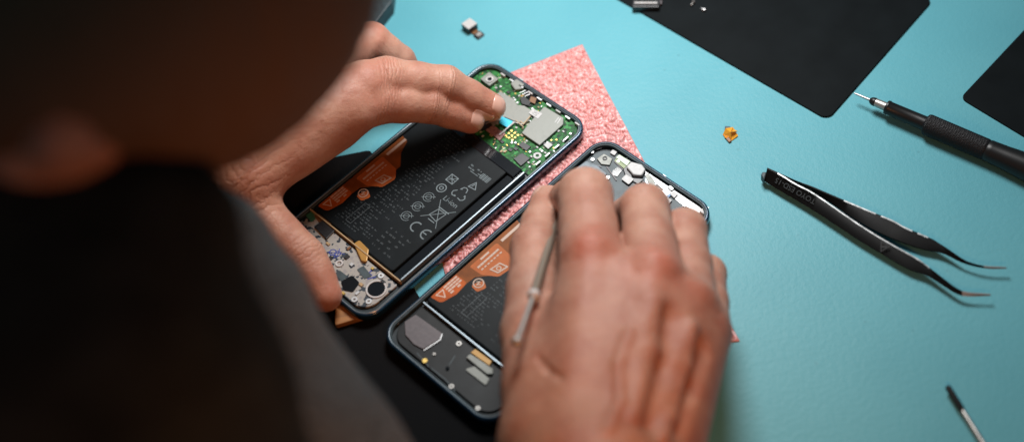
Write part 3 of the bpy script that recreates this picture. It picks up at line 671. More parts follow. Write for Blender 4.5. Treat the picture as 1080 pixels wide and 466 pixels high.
# screwdriver, upper right
def screwdriver():
    tip, tail = at(901, 98.5, .62), at(1150, 205, .62); ax = tail-tip; Lg = np.linalg.norm(ax); ang = math.atan2(ax[1], ax[0])
    r = empty('precision_screwdriver', (tip[0], tip[1], 0), ang, 'black precision screwdriver with knurled grip and silver tip, upper right', 'screwdriver')
    z = .62
    sx = lambda px: np.linalg.norm(at(px, 98.5+(px-901)*.428, .62)-tip)
    def lathe(name, prof, m, n=40, sm=True):
        b = MB().tube([(sx(p), 0, z) for p, _ in prof], [q for _, q in prof], n); o = b.build(name, m, r); return smooth_angle(o, 35)
    lathe('driver_bit', [(901, .03), (903, .05), (915, .07), (921, .075)], 'silver', 16)
    lathe('collet', [(919, .10), (921, .17), (923, .20), (934, .22), (936, .24)], 'steel', 30)
    lathe('collet_band', [(917.5, .10), (919, .17), (921, .205), (923, .215), (923.5, .21)], 'grip', 30)
    lathe('nose', [(934.5, .28), (935, .34), (937, .36), (938, .33), (970, .35), (978, .36)], 'grip')
    lathe('handle', [(1041, .50), (1042, .53), (1046, .53), (1060, .56), (1085, .66), (1120, .72), (1149, .7), (1152, .6)], 'grip')
    # knurled section: real diamonds
    x0, x1 = sx(976), sx(1042); nx, na = 180, 200; V = []; F = []
    for i in range(nx+1):
        t = i/nx; x = x0+(x1-x0)*t; e = min(1, min(t, 1-t)*25); ed = math.sqrt(max(0, 1-(1-min(1, min(t, 1-t)*18))**2))
        for j in range(na):
            a = 2*math.pi*j/na; k = .5*(abs(math.sin(a*22+x*15))+abs(math.sin(a*22-x*15)))
            rr = .42+.11*ed-.020*k*e; V.append((x, rr*math.cos(a), z+rr*math.sin(a)))
    for i in range(nx):
        for j in range(na): F.append((i*na+j, i*na+(j+1) % na, (i+1)*na+(j+1) % na, (i+1)*na+j))
    F.append(tuple(range(na))); F.append(tuple(range(nx*na, (nx+1)*na))[::-1])
    mk('knurled_grip', V, F, 'knurl', r, False)
screwdriver()

# bit at the lower right
r = local_root('driver_bit', 998, 411, 0, 'slim silver driver shaft with black tip, lower right', 'screwdriver bit', (1031, 463))
pL = np.linalg.norm(at(1031, 463, .2)-at(998, 411, .2)); t0 = pL*.5
smooth_angle(MB().tube([(0, 0, .32), (.06, 0, .32), (t0*.9, 0, .30), (t0, 0, .30)], [.08, .13, .135, .11], 20).build('black_tip', 'grip', r), 35)
smooth_angle(MB().tube([(t0-.05, 0, .30), (t0+.02, 0, .30), (9, 0, .22)], [.09, .11, .115], 20).build('shaft', 'steel', r), 35)
smooth_angle(MB().tube([(9, 0, .5), (9.3, 0, .5), (17, 0, .5)], [.3, .5, .5], 24).build('handle', 'grip', r), 35)

# tweezers
def tweezers():
    c0 = at(808, 185, 0)
    r = empty('tweezers', (c0[0], c0[1], 0), 0, 'black curved-tip tweezers with white lettering lying on the teal mat', 'tweezers')
    def arm(up, lo, zu, zl, tips, nm):
        """up/lo: matching edge samples; heights of the upper and lower edge"""
        def rs(L, n=46):
            L = np.array(L, float)
            for _ in range(3): L = np.vstack([L[:1]]+[np.array([.75*p+.25*q, .25*p+.75*q]) for p, q in zip(L[:-1], L[1:])]+[L[-1:]])
            d = np.r_[0, np.cumsum(np.hypot(*np.diff(L, axis=0).T))]; t = np.linspace(0, d[-1], n); return np.stack([np.interp(t, d, L[:, k]) for k in (0, 1)], 1)
        U, Lw = rs(up), rs(lo); n = len(U); V = []
        for i in range(n):
            t = i/(n-1); hu, hl = zu(t), zl(t)
            a, b = at(*U[i], hu), at(*Lw[i], hl); wv = a-b; tn = at(*U[min(i+1, n-1)], hu)-at(*U[max(i-1, 0)], hu); nn = np.cross(tn, wv); nn /= np.linalg.norm(nn); nn *= np.sign(nn[2]); th = .16 if t < .7 else .16*(1-(t-.7)/.3*.55)
            bk = wv*np.array([1, 1, 0]); bk = bk/np.linalg.norm(bk)*(.075 if t < .7 else .05)
            for p in (a, b, b-nn*th+np.array([0, 0, .01]), a+bk-np.array([0, 0, th]), a+bk): V.append(p-np.array([c0[0], c0[1], 0]))
        def seg(i0, i1, m, name):
            VV = V[i0*5:(i1+1)*5]; F = [(0, 1, 2, 3, 4)]; k = i1-i0
            for i in range(k):
                for j in range(5): F.append((i*5+j, (i+1)*5+j, (i+1)*5+(j+1) % 5, i*5+(j+1) % 5))
            F.append((k*5+4, k*5+3, k*5+2, k*5+1, k*5)); return smooth_angle(mk(name, VV, F, m, r), 32)
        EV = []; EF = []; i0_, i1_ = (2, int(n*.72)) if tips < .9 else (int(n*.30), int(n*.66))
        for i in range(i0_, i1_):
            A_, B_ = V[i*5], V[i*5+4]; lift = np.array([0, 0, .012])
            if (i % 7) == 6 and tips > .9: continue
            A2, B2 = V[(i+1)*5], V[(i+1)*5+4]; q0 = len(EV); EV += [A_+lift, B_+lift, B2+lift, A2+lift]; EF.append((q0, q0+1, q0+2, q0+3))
        mk('painted_glint', EV, EF, 'glint', r)  # lamp glint on the upper edge, painted as a pale strip
        k = int(n*tips); seg(0, k, 'blackmetal', nm); return seg(k, n-1, mat('dull_steel', (.20, .21, .21), .5, 0), 'steel_tip')
    up1 = [(809, 178), (823, 185), (840, 196), (855, 202.5), (887, 225), (915, 244), (945, 261.6), (969, 274.5), (979, 282), (997, 296), (1009, 305), (1018, 309), (1045, 310.5)]
    lo1 = [(806, 191), (823, 201.5), (845, 214), (866, 227), (902, 251), (924, 264), (946, 277), (961, 285), (975, 288.5), (995, 301.5), (1008, 310), (1018, 313), (1045, 311.8)]
    arm(up1, lo1, lambda t: .75-.25*t, lambda t: .35+.07*t, .885, 'arm')
    up2 = [(812, 178), (859, 199), (887, 211), (915, 223), (945, 235), (951, 240), (982, 252.5), (995, 260), (1015, 274), (1023, 277.5), (1038.5, 281.6), (1062, 282.0)]
    lo2 = [(811, 181), (859, 204), (887, 222), (915, 239), (936, 249), (953.5, 256), (975, 263), (987, 264.5), (1000, 269.5), (1015, 278), (1041, 284), (1062, 283.2)]
    arm(up2, lo2, lambda t: .62-.12*t, lambda t: .28+.14*t, .905, 'arm')
    # chromed weld band at the closed end
    P = [at(806, 191, .5), at(809, 178, .85), at(804, 180, .7), at(802.5, 186, .5)]
    MB().prism([(p[0]-c0[0], p[1]-c0[1]) for p in P], .2, .62).build('end_cap', 'slate', r, bevel=.05)
    # lettering runs along the face, upside down as the photo shows it
    ea, eb = at(866, 214.5, .64), at(812, 184, .66)
    xv = eb-ea; xv /= np.linalg.norm(xv); a2, b2 = at(840, 196, .735), at(845-7, 210, .39); yv = b2-a2; yv -= xv*(yv@xv); yv /= np.linalg.norm(yv); zv = np.cross(xv, yv)
    if zv[2] < 0: zv = -zv
    cpt = (at(862, 214, .60)+at(816, 188.3, .60))/2; cpt = at(*pxof(cpt), .60)
    def frame(o, k=.05):
        M = Matrix.Identity(4)
        for i in range(3): M[i][0], M[i][1], M[i][2] = xv[i], yv[i], zv[i]; M[i][3] = (o[i]-(c0[i] if i < 2 else 0)+zv[i]*k)*S
        return M
    text('printed_text', 'TOYO ESD-15', .36, None, 'printdim', r, matrix=frame(cpt, .03))
    g = MB().stroke([(-.22, -.18), (.22, -.18), (0, .22)], .05, 0, True).stroke([(-.1, -.08), (.1, .04)], .09, 0)
    o = g.build('warning_mark', 'printdim', r); o.data.transform(frame(at(932, 260.5, .60), .03))
tweezers()

# ------------------------------------------------------------ signed-distance modelling for the person
def smin(a, b, k):
    h = np.maximum(k-np.abs(a-b), 0)/k; return np.minimum(a, b)-h*h*k*.25
class Field:
    def __init__(s, lo, hi, h):
        s.lo = np.array(lo, float); s.h = h; s.n = np.ceil((np.array(hi)-s.lo)/h).astype(int)+1
        s.ax = [(s.lo[i]+h*np.arange(s.n[i])).astype(np.float32) for i in range(3)]; s.D = np.full(s.n, 3.0, np.float32)
    def sub(s, a, b, pad):
        l = np.minimum(a, b)-pad; u = np.maximum(a, b)+pad
        i0 = np.clip(np.floor((l-s.lo)/s.h).astype(int), 0, s.n); i1 = np.clip(np.ceil((u-s.lo)/s.h).astype(int)+1, 0, s.n)
        sl = tuple(slice(i0[k], i1[k]) for k in range(3))
        X, Y, Z = s.ax[0][sl[0]][:, None, None], s.ax[1][sl[1]][None, :, None], s.ax[2][sl[2]][None, None, :]
        return sl, X, Y, Z
    def cone(s, a, b, ra, rb, k=.15, flat=None, op='add'):
        a, b = np.array(a, float), np.array(b, float); sl, X, Y, Z = s.sub(a, b, max(ra, rb)+k+.5)
        if s.D[sl].size == 0: return
        d = b-a; L2 = d@d+1e-9
        t = np.clip(((X-a[0])*d[0]+(Y-a[1])*d[1]+(Z-a[2])*d[2])/L2, 0, 1)
        qx, qy, qz = X-a[0]-t*d[0], Y-a[1]-t*d[1], Z-a[2]-t*d[2]
        if flat is not None:   # squash along an axis: (axis, factor<1)
            n, f = np.array(flat[0], float), flat[1]; n /= np.linalg.norm(n)
            dn = qx*n[0]+qy*n[1]+qz*n[2]; g = np.sqrt(np.maximum(qx*qx+qy*qy+qz*qz-dn*dn+(dn/f)**2, 0)); dist = (g-(ra+(rb-ra)*t))*(f*.5+.5)
        else: dist = np.sqrt(qx*qx+qy*qy+qz*qz)-(ra+(rb-ra)*t)
        dist = dist.astype(np.float32)
        if op == 'add': s.D[sl] = smin(s.D[sl], dist, k)
        else: s.D[sl] = -smin(-s.D[sl], dist, k)
    def merge(s, o, k):
        s.D = smin(s.D, o.D, k)
    def like(s):
        f = Field.__new__(Field); f.lo, f.h, f.n, f.ax = s.lo, s.h, s.n, s.ax; f.D = np.full(s.n, 3.0, np.float32); return f
    def val(s, P):
        g = (np.asarray(P)-s.lo)/s.h; i = np.clip(np.floor(g).astype(int), 0, s.n-2); f = g-i
        o = 0
        for a in (0, 1):
            for b in (0, 1):
                for c in (0, 1):
                    wgt = (f[..., 0] if a else 1-f[..., 0])*(f[..., 1] if b else 1-f[..., 1])*(f[..., 2] if c else 1-f[..., 2])
                    o = o+wgt*s.D[i[..., 0]+a, i[..., 1]+b, i[..., 2]+c]
        return o
    def mesh(s):
        D = s.D; ins = D < 0; nx, ny, nz = D.shape
        c = np.zeros((nx-1, ny-1, nz-1), np.uint8)
        for a in (0, 1):
            for b in (0, 1):
                for d in (0, 1): c += ins[a:nx-1+a, b:ny-1+b, d:nz-1+d]
        act = (c > 0) & (c < 8); I = np.argwhere(act); idx = np.full(act.shape, -1, np.int64); idx[act] = np.arange(len(I))
        acc = np.zeros((len(I), 3)); cnt = np.zeros(len(I))
        cor = [(a, b, d) for a in (0, 1) for b in (0, 1) for d in (0, 1)]
        for p in cor:
            for k in range(3):
                if p[k]: continue
                q = list(p); q[k] = 1
                d0 = D[I[:, 0]+p[0], I[:, 1]+p[1], I[:, 2]+p[2]]; d1 = D[I[:, 0]+q[0], I[:, 1]+q[1], I[:, 2]+q[2]]
                m = (d0 < 0) != (d1 < 0); t = np.where(m, d0/np.where(m, d0-d1, 1), 0)
                v = np.tile(np.array(p, float), (len(I), 1)); v[:, k] += t; acc[m] += v[m]; cnt[m] += 1
        V = s.lo+s.h*(I+acc/cnt[:, None])
        Q = []
        for k in range(3):
            sl0 = [slice(1, -1)]*3; sl1 = [slice(1, -1)]*3; sl0[k] = slice(0, -1); sl1[k] = slice(1, None)
            a, b = ins[tuple(sl0)], ins[tuple(sl1)]; off = np.array([1, 1, 1]); off[k] = 0
            u, w2 = [(1, 2), (2, 0), (0, 1)][k]
            for sgn in (0, 1):
                E = np.argwhere((a & ~b) if sgn == 0 else (~a & b))+off
                if not len(E): continue
                def cell(du, dw):
                    e = E.copy(); e[:, u] -= du; e[:, w2] -= dw; return idx[e[:, 0], e[:, 1], e[:, 2]]
                q = np.stack([cell(1, 1), cell(0, 1), cell(0, 0), cell(1, 0)], 1); Q.append(q if sgn == 0 else q[:, ::-1])
        return V, np.vstack(Q)

def fast_mesh(name, V, Q, m, parent, attrs=None):
    me = bpy.data.meshes.new(name); me.vertices.add(len(V)); me.vertices.foreach_set('co', (np.asarray(V)*S).astype(np.float32).ravel())
    me.loops.add(len(Q)*4); me.loops.foreach_set('vertex_index', Q.astype(np.int32).ravel())
    me.polygons.add(len(Q)); me.polygons.foreach_set('loop_start', np.arange(0, len(Q)*4, 4, dtype=np.int32))
    me.polygons.foreach_set('use_smooth', np.ones(len(Q), bool))
    me.update(calc_edges=True); me.validate(); me.materials.append(MT[m] if isinstance(m, str) else m)
    for k, v in (attrs or {}).items():
        a = me.attributes.new(k, 'FLOAT', 'POINT'); a.data.foreach_set('value', v.astype(np.float32))
    o = bpy.data.objects.new(name, me); SC.collection.objects.link(o)
    if parent: o.parent = parent
    return o
def chain(F, pts, k=.12):
    """finger: pts of (x,y,z,r), with fuller joints and a slimmer middle"""
    for (p, q) in zip(pts[:-1], pts[1:]):
        a, b = np.array(p[:3]), np.array(q[:3]); m = (a+b)/2; rm = (p[3]+q[3])/2*.965
        F.cone(a, m, p[3], rm, k); F.cone(m, b, rm, q[3], k)
def J(px, py, z, r): return (*at(px, py, z), r)
NAILS = []
SK = {}

# ---- left hand (holds the far phone)
def left_hand():
    lo = np.array([-24.5, 35.5, -.5]); hi = np.array([2.8, 58, 10.5]); F = Field(lo, hi, .075)
    wr = J(188, 178, 5.0, 2.5)
    idx = [J(372, 116, 4.7, 1.12), J(398, 107, 4.4, 1.07), J(452, 110, 3.2, .90), J(496, 126, 1.62, .71)]
    mid = [J(385, 90, 5.1, 1.12), J(408, 84, 4.7, 1.07), J(470, 89, 3.5, .90), J(518, 113, 1.66, .72)]
    rng_ = [J(345, 66, 4.6, 1.2), J(391, 45, 3.9, 1.0), J(420, 66, 2.6, .88), J(436, 92, 1.3, .75)]
    pin = [J(320, 66, 3.8, 1.1), J(362, 58, 2.4, .85), J(380, 84, 1.8, .75), J(400, 100, 1.0, .66)]
    pal = F.like()
    for f_, k in ((idx, .9), (mid, .9), (rng_, .9), (pin, .9)):
        a = np.array(wr[:3]); b = np.array(f_[0][:3]); a2 = a+(b-a)*.15
        pal.cone(a2, b, 2.15, f_[0][3]*1.02, k)
    arm = np.array(wr[:3])+np.array([-9, 3, 3.]); pal.cone(arm, wr[:3], 2.9, 2.45, .8)
    # thumb with its base
    th = [J(232, 186, 4.3, 1.7), J(284, 240, 3.0, 1.04), J(320, 273, 2.05, .93), J(343, 311, 1.3, .78)]
    pal.cone(wr[:3], th[0][:3], 1.9, 1.6, 1.0); pal.cone(J(225, 175, 4.6, 1)[:3], J(300, 150, 4.4, 1)[:3], 1.5, 1.1, 1.2)
    T = F.like(); chain(T, th, .6); pal.merge(T, .9)
    F.D = pal.D
    for f_ in (pin, rng_, mid, idx):
        G = F.like(); chain(G, f_, .22)
        G.cone(np.array(f_[0][:3])+(np.array(f_[0][:3])-np.array(f_[1][:3]))*.1, f_[0][:3], f_[0][3], f_[0][3], .2)
        F.merge(G, .16)
    pal = None
    P_ = F.like(); P_.cone(J(262, 186, 4.6, 1)[:3], J(352, 134, 3.9, 1)[:3], 1.35, 1.15, .8); F.merge(P_, .9)
    SK['Lw'] = [(idx[1], np.array(idx[2][:3])-np.array(idx[1][:3]), .62, 34), (mid[1], np.array(mid[2][:3])-np.array(mid[1][:3]), .62, 34), (idx[2], np.array(idx[3][:3])-np.array(idx[1][:3]), .22, 40), (mid[2], np.array(mid[3][:3])-np.array(mid[1][:3]), .22, 40),
                (J(245, 165, 6, 1), at(300, 150, 5)-at(200, 180, 5), 2.6, 17), (th[2], np.array(th[3][:3])-np.array(th[1][:3]), .7, 26), (J(268, 205, 5, 1), at(284, 238, 4)-at(235, 186, 4.5), 1.3, 20)]
    SK['L'] = (F, [idx[1], mid[1], rng_[1]], [idx[3], mid[3], th[3]])
    NAILS.append((F, idx, .48, .66, np.array([-.18, -.42, 1.])))
    NAILS.append((F, mid, .52, .66, np.array([.05, -.30, 1.])))
    return F
# ---- right hand (holds the probe)
def right_hand():
    F = Field([-6.5, 12.5, -.4], [15.5, 42, 11.5], .085)
    idx = [J(624, 276, 6.95, 1.34), J(617, 206, 5.8, 1.17), J(601, 210, 3.5, .88), J(593, 213, 2.0, .70)]
    mid = [J(690, 294, 7.0, 1.25), J(680, 220, 5.2, 1.05), J(664, 228, 3.0, .88), J(640, 236, 1.75, .75)]
    rin = [J(729, 322, 6.0, 1.12), J(722, 243, 4.2, .95), J(706, 252, 2.4, .84), J(680, 264, 1.5, .7)]
    pin = [J(746, 352, 4.8, 1.0), J(745, 289, 3.0, .84), J(733, 290, 1.8, .72), J(712, 300, 1.35, .64)]
    P = F.like()
    bases = [J(596, 500, 7.2, 1.6), J(632, 510, 7.6, 1.6), J(666, 505, 7.0, 1.5), J(694, 495, 5.6, 1.5)]
    for f_, b in zip((idx, mid, rin, pin), bases): P.cone(b[:3], f_[0][:3], b[3], f_[0][3]*.95, 1.1)
    for f_, g_, b1, b2 in ((idx, mid, bases[0], bases[1]), (mid, rin, bases[1], bases[2]), (rin, pin, bases[2], bases[3])):
        m0 = (np.array(b1[:3])+np.array(b2[:3]))/2; m1 = (np.array(f_[0][:3])+np.array(g_[0][:3]))/2; m1 = m1+(m0-m1)*.10
        P.cone(m0, m1, (b1[3]+b2[3])/2, (f_[0][3]+g_[0][3])/2*.86, 1.0)
    # palm pad below and wrist
    P.cone(J(640, 500, 5.3, 1)[:3], J(670, 350, 4.6, 1)[:3], 2.2, 1.5, 1.2)
    wr = J(636, 560, 8.0, 2.7); P.cone(wr[:3], bases[1][:3], 2.7, 2.2, 1.5)
    th = [J(582, 470, 6.2, 1.95), J(562, 352, 5.5, 1.30), J(564, 262, 4.0, 1.04), J(577, 212, 2.6, .74)]
    P.cone(th[0][:3], wr[:3], 1.9, 2.4, 1.2)
    T = F.like(); chain(T, th, .3); P.merge(T, .8)
    P.cone(J(585, 410, 6.2, 1)[:3], J(615, 330, 6.2, 1)[:3], 1.35, .95, 1.1)
    # tendons to the knuckles
    for f_, b, hh in ((idx, bases[0], .5), (mid, bases[1], .62), (rin, bases[2], .55), (pin, bases[3], .5)):
        a = np.array(b[:3])+np.array([0, 0, b[3]-.42]); e = np.array(f_[0][:3])+np.array([0, -.2, f_[0][3]-.42]); P.cone(a, e, .22, .3, .9)
    # bony knuckles
    for f_ in (idx, mid, rin, pin):
        k = np.array(f_[0][:3])+np.array([0, .0, f_[0][3]*.50]); P.cone(k, k+np.array([.0, .25, -.05]), .70*f_[0][3], .60*f_[0][3], .40)
    F.D = P.D
    for f_ in (pin, rin, mid, idx):
        G = F.like(); chain(G, f_, .25); F.merge(G, .2)
    def surf(px, py, dz=0.0):
        d = ray(px, py); t = 40.0
        while t < 72:
            p = CO+d*t
            if np.all(p > F.lo+.2) and np.all(p < F.lo+F.h*(F.n-1)-.2) and F.val(p) < 0: break
            t += .04
        return p-d/np.linalg.norm(d)*dz
    def path(L, r_, dz, k, op):
        P_ = [surf(x, y, dz) for x, y in L]
        for i, (p, q) in enumerate(zip(P_[:-1], P_[1:])): F.cone(p, q, r_, r_, k, op=op)
    # hollows between the tendons, then tendons and veins standing on the skin
    path([(708, 332), (702, 380), (690, 440)], .50, .41, .65, 'cut'); path([(743, 366), (731, 402), (717, 445)], .42, .34, .55, 'cut')
    path([(730, 345), (722, 385), (706, 440), (698, 462)], .20, -.05, .35, 'add'); path([(690, 318), (684, 370), (668, 440)], .2, -.12, .6, 'add')
    path([(664, 350), (652, 384), (654, 424), (640, 455)], .12, -.085, .3, 'add')
    # crease by the thumb web
    path([(568, 378), (578, 390), (592, 398)], .07, .02, .22, 'cut')
    SK['Rw'] = [(f_[1], np.array(f_[0][:3])-np.array(f_[1][:3]), .8, 30) for f_ in (idx, mid, rin, pin)]+[(f_[0], np.array(f_[0][:3])-np.array(f_[1][:3]), .9, 18) for f_ in (idx, mid, rin)]+[(th[2], np.array(th[1][:3])-np.array(th[2][:3]), .8, 28)]
    for f_ in ():
        p, a, b = np.array(f_[1][:3]), np.array(f_[0][:3]), np.array(f_[1][:3]); t = (b-a)/np.linalg.norm(b-a); sd = np.cross(t, [0, 0, 1.]); sd /= np.linalg.norm(sd); nn = np.cross(sd, t)
        for i in range(4):
            c = p+t*((i-1.5)*.2-.1)+nn*f_[1][3]; F.cone(c-sd*.45-nn*.1, c+sd*.45-nn*.1, .045, .045, .08, op='cut')
    SK['R'] = (F, [idx[0], mid[0], rin[0], pin[0]], [])
    NAILS.append((F, th, .55, .62, np.array([-1., .15, .55])))
    SK['wr'] = wr
    return F

# ---- head, arms and trunk
HC = atd(28, -54, 40)                              # centre of the head
hf = np.array([.42, .22, -.88]); hf /= np.linalg.norm(hf)          # the way the face looks: down at the work
hu = np.array([.88, .05, .42]); hu -= hf*(hu@hf); hu /= np.linalg.norm(hu); hr = np.cross(hf, hu)
def Hp(r_, f_, u_): return HC+hr*r_+hf*f_+hu*u_
SHR, SHL = np.array([-14.5, 22.5, 22.]), np.array([-17, 56, 24.]); NECK = np.array([-21, 38, 24.])
ELR, ELL = atd(420, 745, 41.5), np.array([-27, 60, 5.5])
def body_coarse():
    F = Field([-62, -6, -14], [12, 74, 44], .55)
    F.cone(Hp(0, -1.5, 1.5), Hp(0, 1.0, 1.8), 7.6, 7.2, 1.5); F.cone(Hp(0, 2, -1), Hp(0, 5.2, -6.5), 6.0, 3.4, 2.0)
    for s_ in (-1, 1):
        F.cone(Hp(s_*3.2, 3, -3), Hp(s_*1.5, 5.6, -7), 3.2, 2.2, 1.5)
        F.cone(Hp(s_*3.1, 7.4, -.4), Hp(s_*3.1, 9.4, -.4), 1.2, 1.4, 1.0, op='cut')
        F.cone(Hp(s_*7.2, -.6, 1.0), Hp(s_*7.9, -1.4, -.6), 1.2, .9, .6); F.cone(Hp(s_*7.5, -.8, .4), Hp(s_*8.2, -1.9, 1.6), .9, .8, .5)
    F.cone(Hp(0, 7.6, .4), Hp(0, 9.6, -2.6), .8, 1.1, .8); F.cone(Hp(-1.6, 7.6, -5.2), Hp(1.6, 7.6, -5.2), .6, .6, .7)
    F.cone(Hp(0, -2, -4), NECK, 5.4, 5.6, 2.5)
    F.cone(SHR+[-3, 3, -1], SHL-[1, 2, 0], 4.0, 5.5, 4); F.cone(NECK-[8, 0, 6], np.array([-54, 35, -2.]), 9, 12, 4)
    F.cone(SHR, ELR, 3.8, 3.6, 2); F.cone(SHL, ELL, 5.0, 4.2, 2)
    wr = np.array(SK['wr'][:3]); F.cone(ELR, wr, 4.1, 2.6, 1.5); F.cone(ELL, np.array(J(188, 178, 5, 1)[:3])+np.array([-6, 2, 2.]), 4.1, 2.6, 1.5)
    return F

FL, FR = left_hand(), right_hand(); FB = body_coarse()
Vs, Qs, Rs, off = [], [], [], 0
def redness(V, F, knk, tips):
    r_ = np.zeros(len(V))
    for i_, k in enumerate(knk): r_ = np.maximum(r_, (.78 if len(knk) == 4 and i_ < 2 else .38)*np.exp(-(((V-np.array(k[:3])-[0, 0, .8*k[3]])**2).sum(1))/(1.2**2)))
    for k in tips: r_ = np.maximum(r_, .45*np.exp(-(((V-np.array(k[:3]))**2).sum(1))/(1.0**2)))
    return r_
def creases(V, L):
    ph = np.zeros(len(V)); mk_ = np.zeros(len(V))
    for c, t, rad, fr in L:
        t = t/np.linalg.norm(t); d = V-np.array(c[:3]); q = d@t; w3 = np.exp(-(q/rad)**2*1.6)*np.exp(-((d**2).sum(1)-q*q)/(max(rad, 1.0)*1.7)**2)*(1 if rad < 2 else .55)
        ph = np.where(w3 > mk_, q*fr*.5, ph); mk_ = np.maximum(mk_, w3)
    return ph, mk_*(mk_ > .02)
CP, CM, WL = [], [], []
for key, F in (('L', FL), ('R', FR), ('B', FB)):
    V, Q = F.mesh()
    r_ = redness(V, F, SK[key][1], SK[key][2]) if key != 'B' else np.zeros(len(V))
    cp_, cm_ = creases(V, SK[key+'w']) if key != 'B' else (np.zeros(len(V)), np.zeros(len(V))); CP.append(cp_); CM.append(cm_)
    WL.append(np.clip((31.5-V[:, 1])/9, 0, 1) if key == 'R' else np.clip((-8-V[:, 0])/6, 0, 1)*.8 if key == 'L' else np.full(len(V), .6))  # painted warm dimness: grows towards each wrist, even over head and body
    if key != 'B':
        # keep the hand block open where it runs into the forearm
        pass
    else:
        # drop the coarse forearm where the fine hands take over
        c = V[Q].mean(1); inL = np.all((c > FL.lo+.6) & (c < FL.lo+FL.h*(FL.n-1)-.6), 1) & (c[:, 0] > -20.5) & (c[:, 2] < 9.5); inR = np.all((c > FR.lo+.6) & (c < FR.lo+FR.h*(FR.n-1)-.6), 1) & (c[:, 1] > 17) & (c[:, 2] < 11) & (c[:, 0] > -3)
        Q = Q[~(inL | inR)]
    Vs.append(V); Qs.append(Q+off); Rs.append(r_); off += len(V)
root = empty('person', (-45, 33, 0), 0, 'person in black jacket and charcoal knit, steadying a phone and holding a thin probe', 'person')
bx = lambda V: np.asarray(V)-np.array([-45, 33, 0])
body = fast_mesh('body', bx(np.vstack(Vs)), np.vstack(Qs), 'skin', root, {'redness': np.concatenate(Rs), 'crease_phase': np.concatenate(CP), 'crease_mask': np.concatenate(CM), 'painted_warm_light': np.concatenate(WL)})

# fingernails laid on the fingertip surface
def nail(F, f_, wd, ln, up):
    tip, dip = np.array(f_[3][:3]), np.array(f_[2][:3]); t = (tip-dip)/np.linalg.norm(tip-dip); up = up-t*(up@t); up /= np.linalg.norm(up); sd = np.cross(t, up)
    n = 13; V = []; r_ = f_[3][3]
    for i in range(n):
        for j in range(n):
            u = -1+2*i/(n-1); v = -1+2*j/(n-1)
            # square to rounded oblong
            uu = u*math.sqrt(1-v*v*.28); vv = v*math.sqrt(1-u*u*.30)
            p = tip+t*(r_*.38+vv*ln)+sd*(uu*wd); q = p+up*(r_*1.12)
            for _ in range(60):
                d = float(F.val(q));
                if d < .004: break
                q = q-up*max(d*.6, .006)
            e = max(abs(u), abs(v)); V.append(q+up*(.035*(1-e**6)-.02*(e > .99)+(.03 if v > .8 else 0)))
    Fq = [(i*n+j, (i+1)*n+j, (i+1)*n+j+1, i*n+j+1) for i in range(n-1) for j in range(n-1)]
    o = mk('fingernail', bx(V), Fq, 'nail', root, True); o.modifiers.new('t', 'SOLIDIFY').thickness = .0002
for N_ in NAILS: nail(*N_)

# hair: a cropped cap over the skull
H = Field([-32, 12, 8], [12, 56, 48], .4)
H.cone(Hp(0, -1.7, 1.9), Hp(0, 1.0, 2.4), 8.15, 7.75, 1.2); H.cone(Hp(0, -3, -2), Hp(0, -3, -4.5), 6.3, 5.6, 1.5)
X, Y, Z = H.ax[0][:, None, None]-HC[0], H.ax[1][None, :, None]-HC[1], H.ax[2][None, None, :]-HC[2]
uu = X*hu[0]+Y*hu[1]+Z*hu[2]; ff = X*hf[0]+Y*hf[1]+Z*hf[2]; rr_ = X*hr[0]+Y*hr[1]+Z*hr[2]
line = (ff-7.4-.35*uu)*.8; side = np.minimum(-1.4-uu, ff+4.0)*.8
cut = np.where(np.abs(rr_) > 4.0, np.maximum(line, side), line); H.D = np.maximum(H.D, cut.astype(np.float32))
H.D += (.14*np.sin(rr_*5+2*np.sin(uu*2))*np.sin(uu*4+ff*3)).astype(np.float32)
V, Q = H.mesh(); fast_mesh('hair', bx(V), Q, 'hair', root)

# clothing
def folds(F, amp, fr):
    X, Y, Z = F.ax[0][:, None, None], F.ax[1][None, :, None], F.ax[2][None, None, :]
    F.D += (amp*np.sin(X*fr+2*np.sin(Y*fr*.6))*np.sin(Z*fr*1.2+Y*fr*.7+1.5*np.sin(X*fr*.5))).astype(np.float32)
G = Field([-30, -8, -1], [10, 32, 38], .4)
SLV = (atd(112, 372, 47), atd(420, 740, 44.5))
G.cone(SLV[0], SLV[1], 6.05, 5.5, 2); G.cone(SHR, SLV[0], 4.4, 6.0, 3); G.cone(SLV[1], np.array(SK['wr'][:3])+np.array([-3.4, -5.2, .7]), 5.0, 3.4, 2)
folds(G, .16, .9); V, Q = G.mesh(); fast_mesh('sleeve', bx(V), Q, 'knit', root)
G = Field([-42, 42, -1], [-8, 74, 36], .45)
wl = np.array(J(188, 178, 5, 1)[:3]); G.cone(SHL, ELL, 6, 5.2, 2); G.cone(ELL, wl+np.array([-5.5, 1.5, 1.8]), 5.0, 3.6, 2); folds(G, .2, .9)
V, Q = G.mesh(); fast_mesh('sleeve', bx(V), Q, 'knit', root)
G = Field([-70, 2, -18], [4, 68, 44], .6)
G.cone(atd(85, 345, 38), atd(-40, 330, 39), 4.1, 4.6, 2); G.cone(atd(85, 345, 38), atd(185, 560, 37), 4.1, 4.2, 3); G.cone(atd(-40, 330, 39), atd(-60, 560, 38), 4.8, 5.4, 3)
G.cone(atd(-40, 330, 40), NECK-[3, 0, 3], 4.6, 7, 3); G.cone(SHL, NECK-[3, 0, 3], 6.4, 7, 3); G.cone(NECK-[9, 0, 7], np.array([-54, 34, -3.]), 10.5, 14, 5); G.cone(atd(-60, 560, 38), np.array([-40, 26, 4.]), 5, 9, 5)
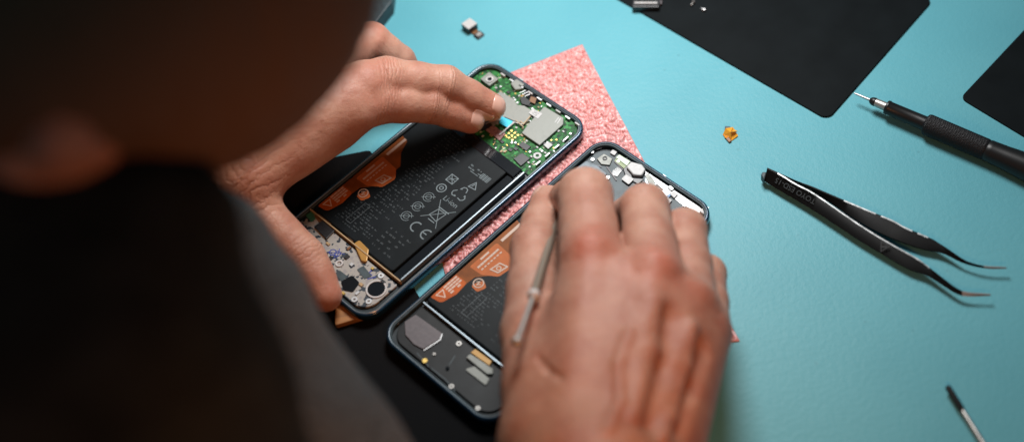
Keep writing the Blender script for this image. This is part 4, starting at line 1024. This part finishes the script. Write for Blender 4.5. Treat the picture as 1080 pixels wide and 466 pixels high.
G.cone(atd(60, 232, 37.5), atd(212, 232, 38), 1.5, 1.25, 1.5)
folds(G, .35, .55); V, Q = G.mesh(); fast_mesh('jacket', bx(V), Q, 'vest', root)

G = Field([-30, 10, 10], [6, 50, 44], .35)
G.cone(atd(-60, 225, 37.0), atd(70, 215, 37.0), 1.9, 1.5, 1); G.cone(atd(70, 215, 37.0), atd(185, 222, 37.4), 1.5, 1.0, 1); folds(G, .12, 1.4)
V, Q = G.mesh(); fast_mesh('collar', bx(V), Q, mat('olive_collar', (.075, .062, .030), .95, var=.3, vscale=80, bump=.5, bscale=600, spec=.1), root)

# ------------------------------------------------------------ the probe in the right hand
pr = empty('probe_tool', tuple(at(592, 205, 0)), 0, 'thin steel probe with ball end held between thumb and index finger', 'probe')
b0 = at(592, 205, 0)
pa, pb_, pc, pd = at(593, 198, 1.3), at(592, 216, 2.9), at(563, 311, 7.15), at(545, 360, 8.3)
o_ = lambda p: np.array(p)-b0
smooth_angle(MB().tube([o_(pa), o_(pb_)], [.03, .09], 12).build('working_tip', 'silver', pr))
smooth_angle(MB().tube([o_(pb_), o_(pc)], [.17, .19], 20).build('shaft', mat('brushed_shaft', (.40, .33, .26), .38, .7), pr))
smooth_angle(MB().tube([o_(pc), o_(pd)], [.11, .11], 16).build('neck', 'steel', pr))
def ball(c, r_, nm, m):
    V = []; F = []; n1, n2 = 10, 16
    for i in range(n1+1):
        for j in range(n2):
            a, b = math.pi*i/n1, 2*math.pi*j/n2; V.append((c[0]+r_*math.sin(a)*math.cos(b), c[1]+r_*math.sin(a)*math.sin(b), c[2]+r_*math.cos(a)))
    for i in range(n1):
        for j in range(n2): F.append((i*n2+j, (i+1)*n2+j, (i+1)*n2+(j+1) % n2, i*n2+(j+1) % n2))
    mk(nm, V, F, m, pr, True)
ball(o_(pc), .27, 'collar_ball', 'white'); ball(o_(pd), .22, 'end_ball', 'steel')
print('probe', [np.round(p, 1) for p in (pa, pd)], 'elbow px', pxof(ELR), 'head', HC.round(1), 'sleeve', SLV)
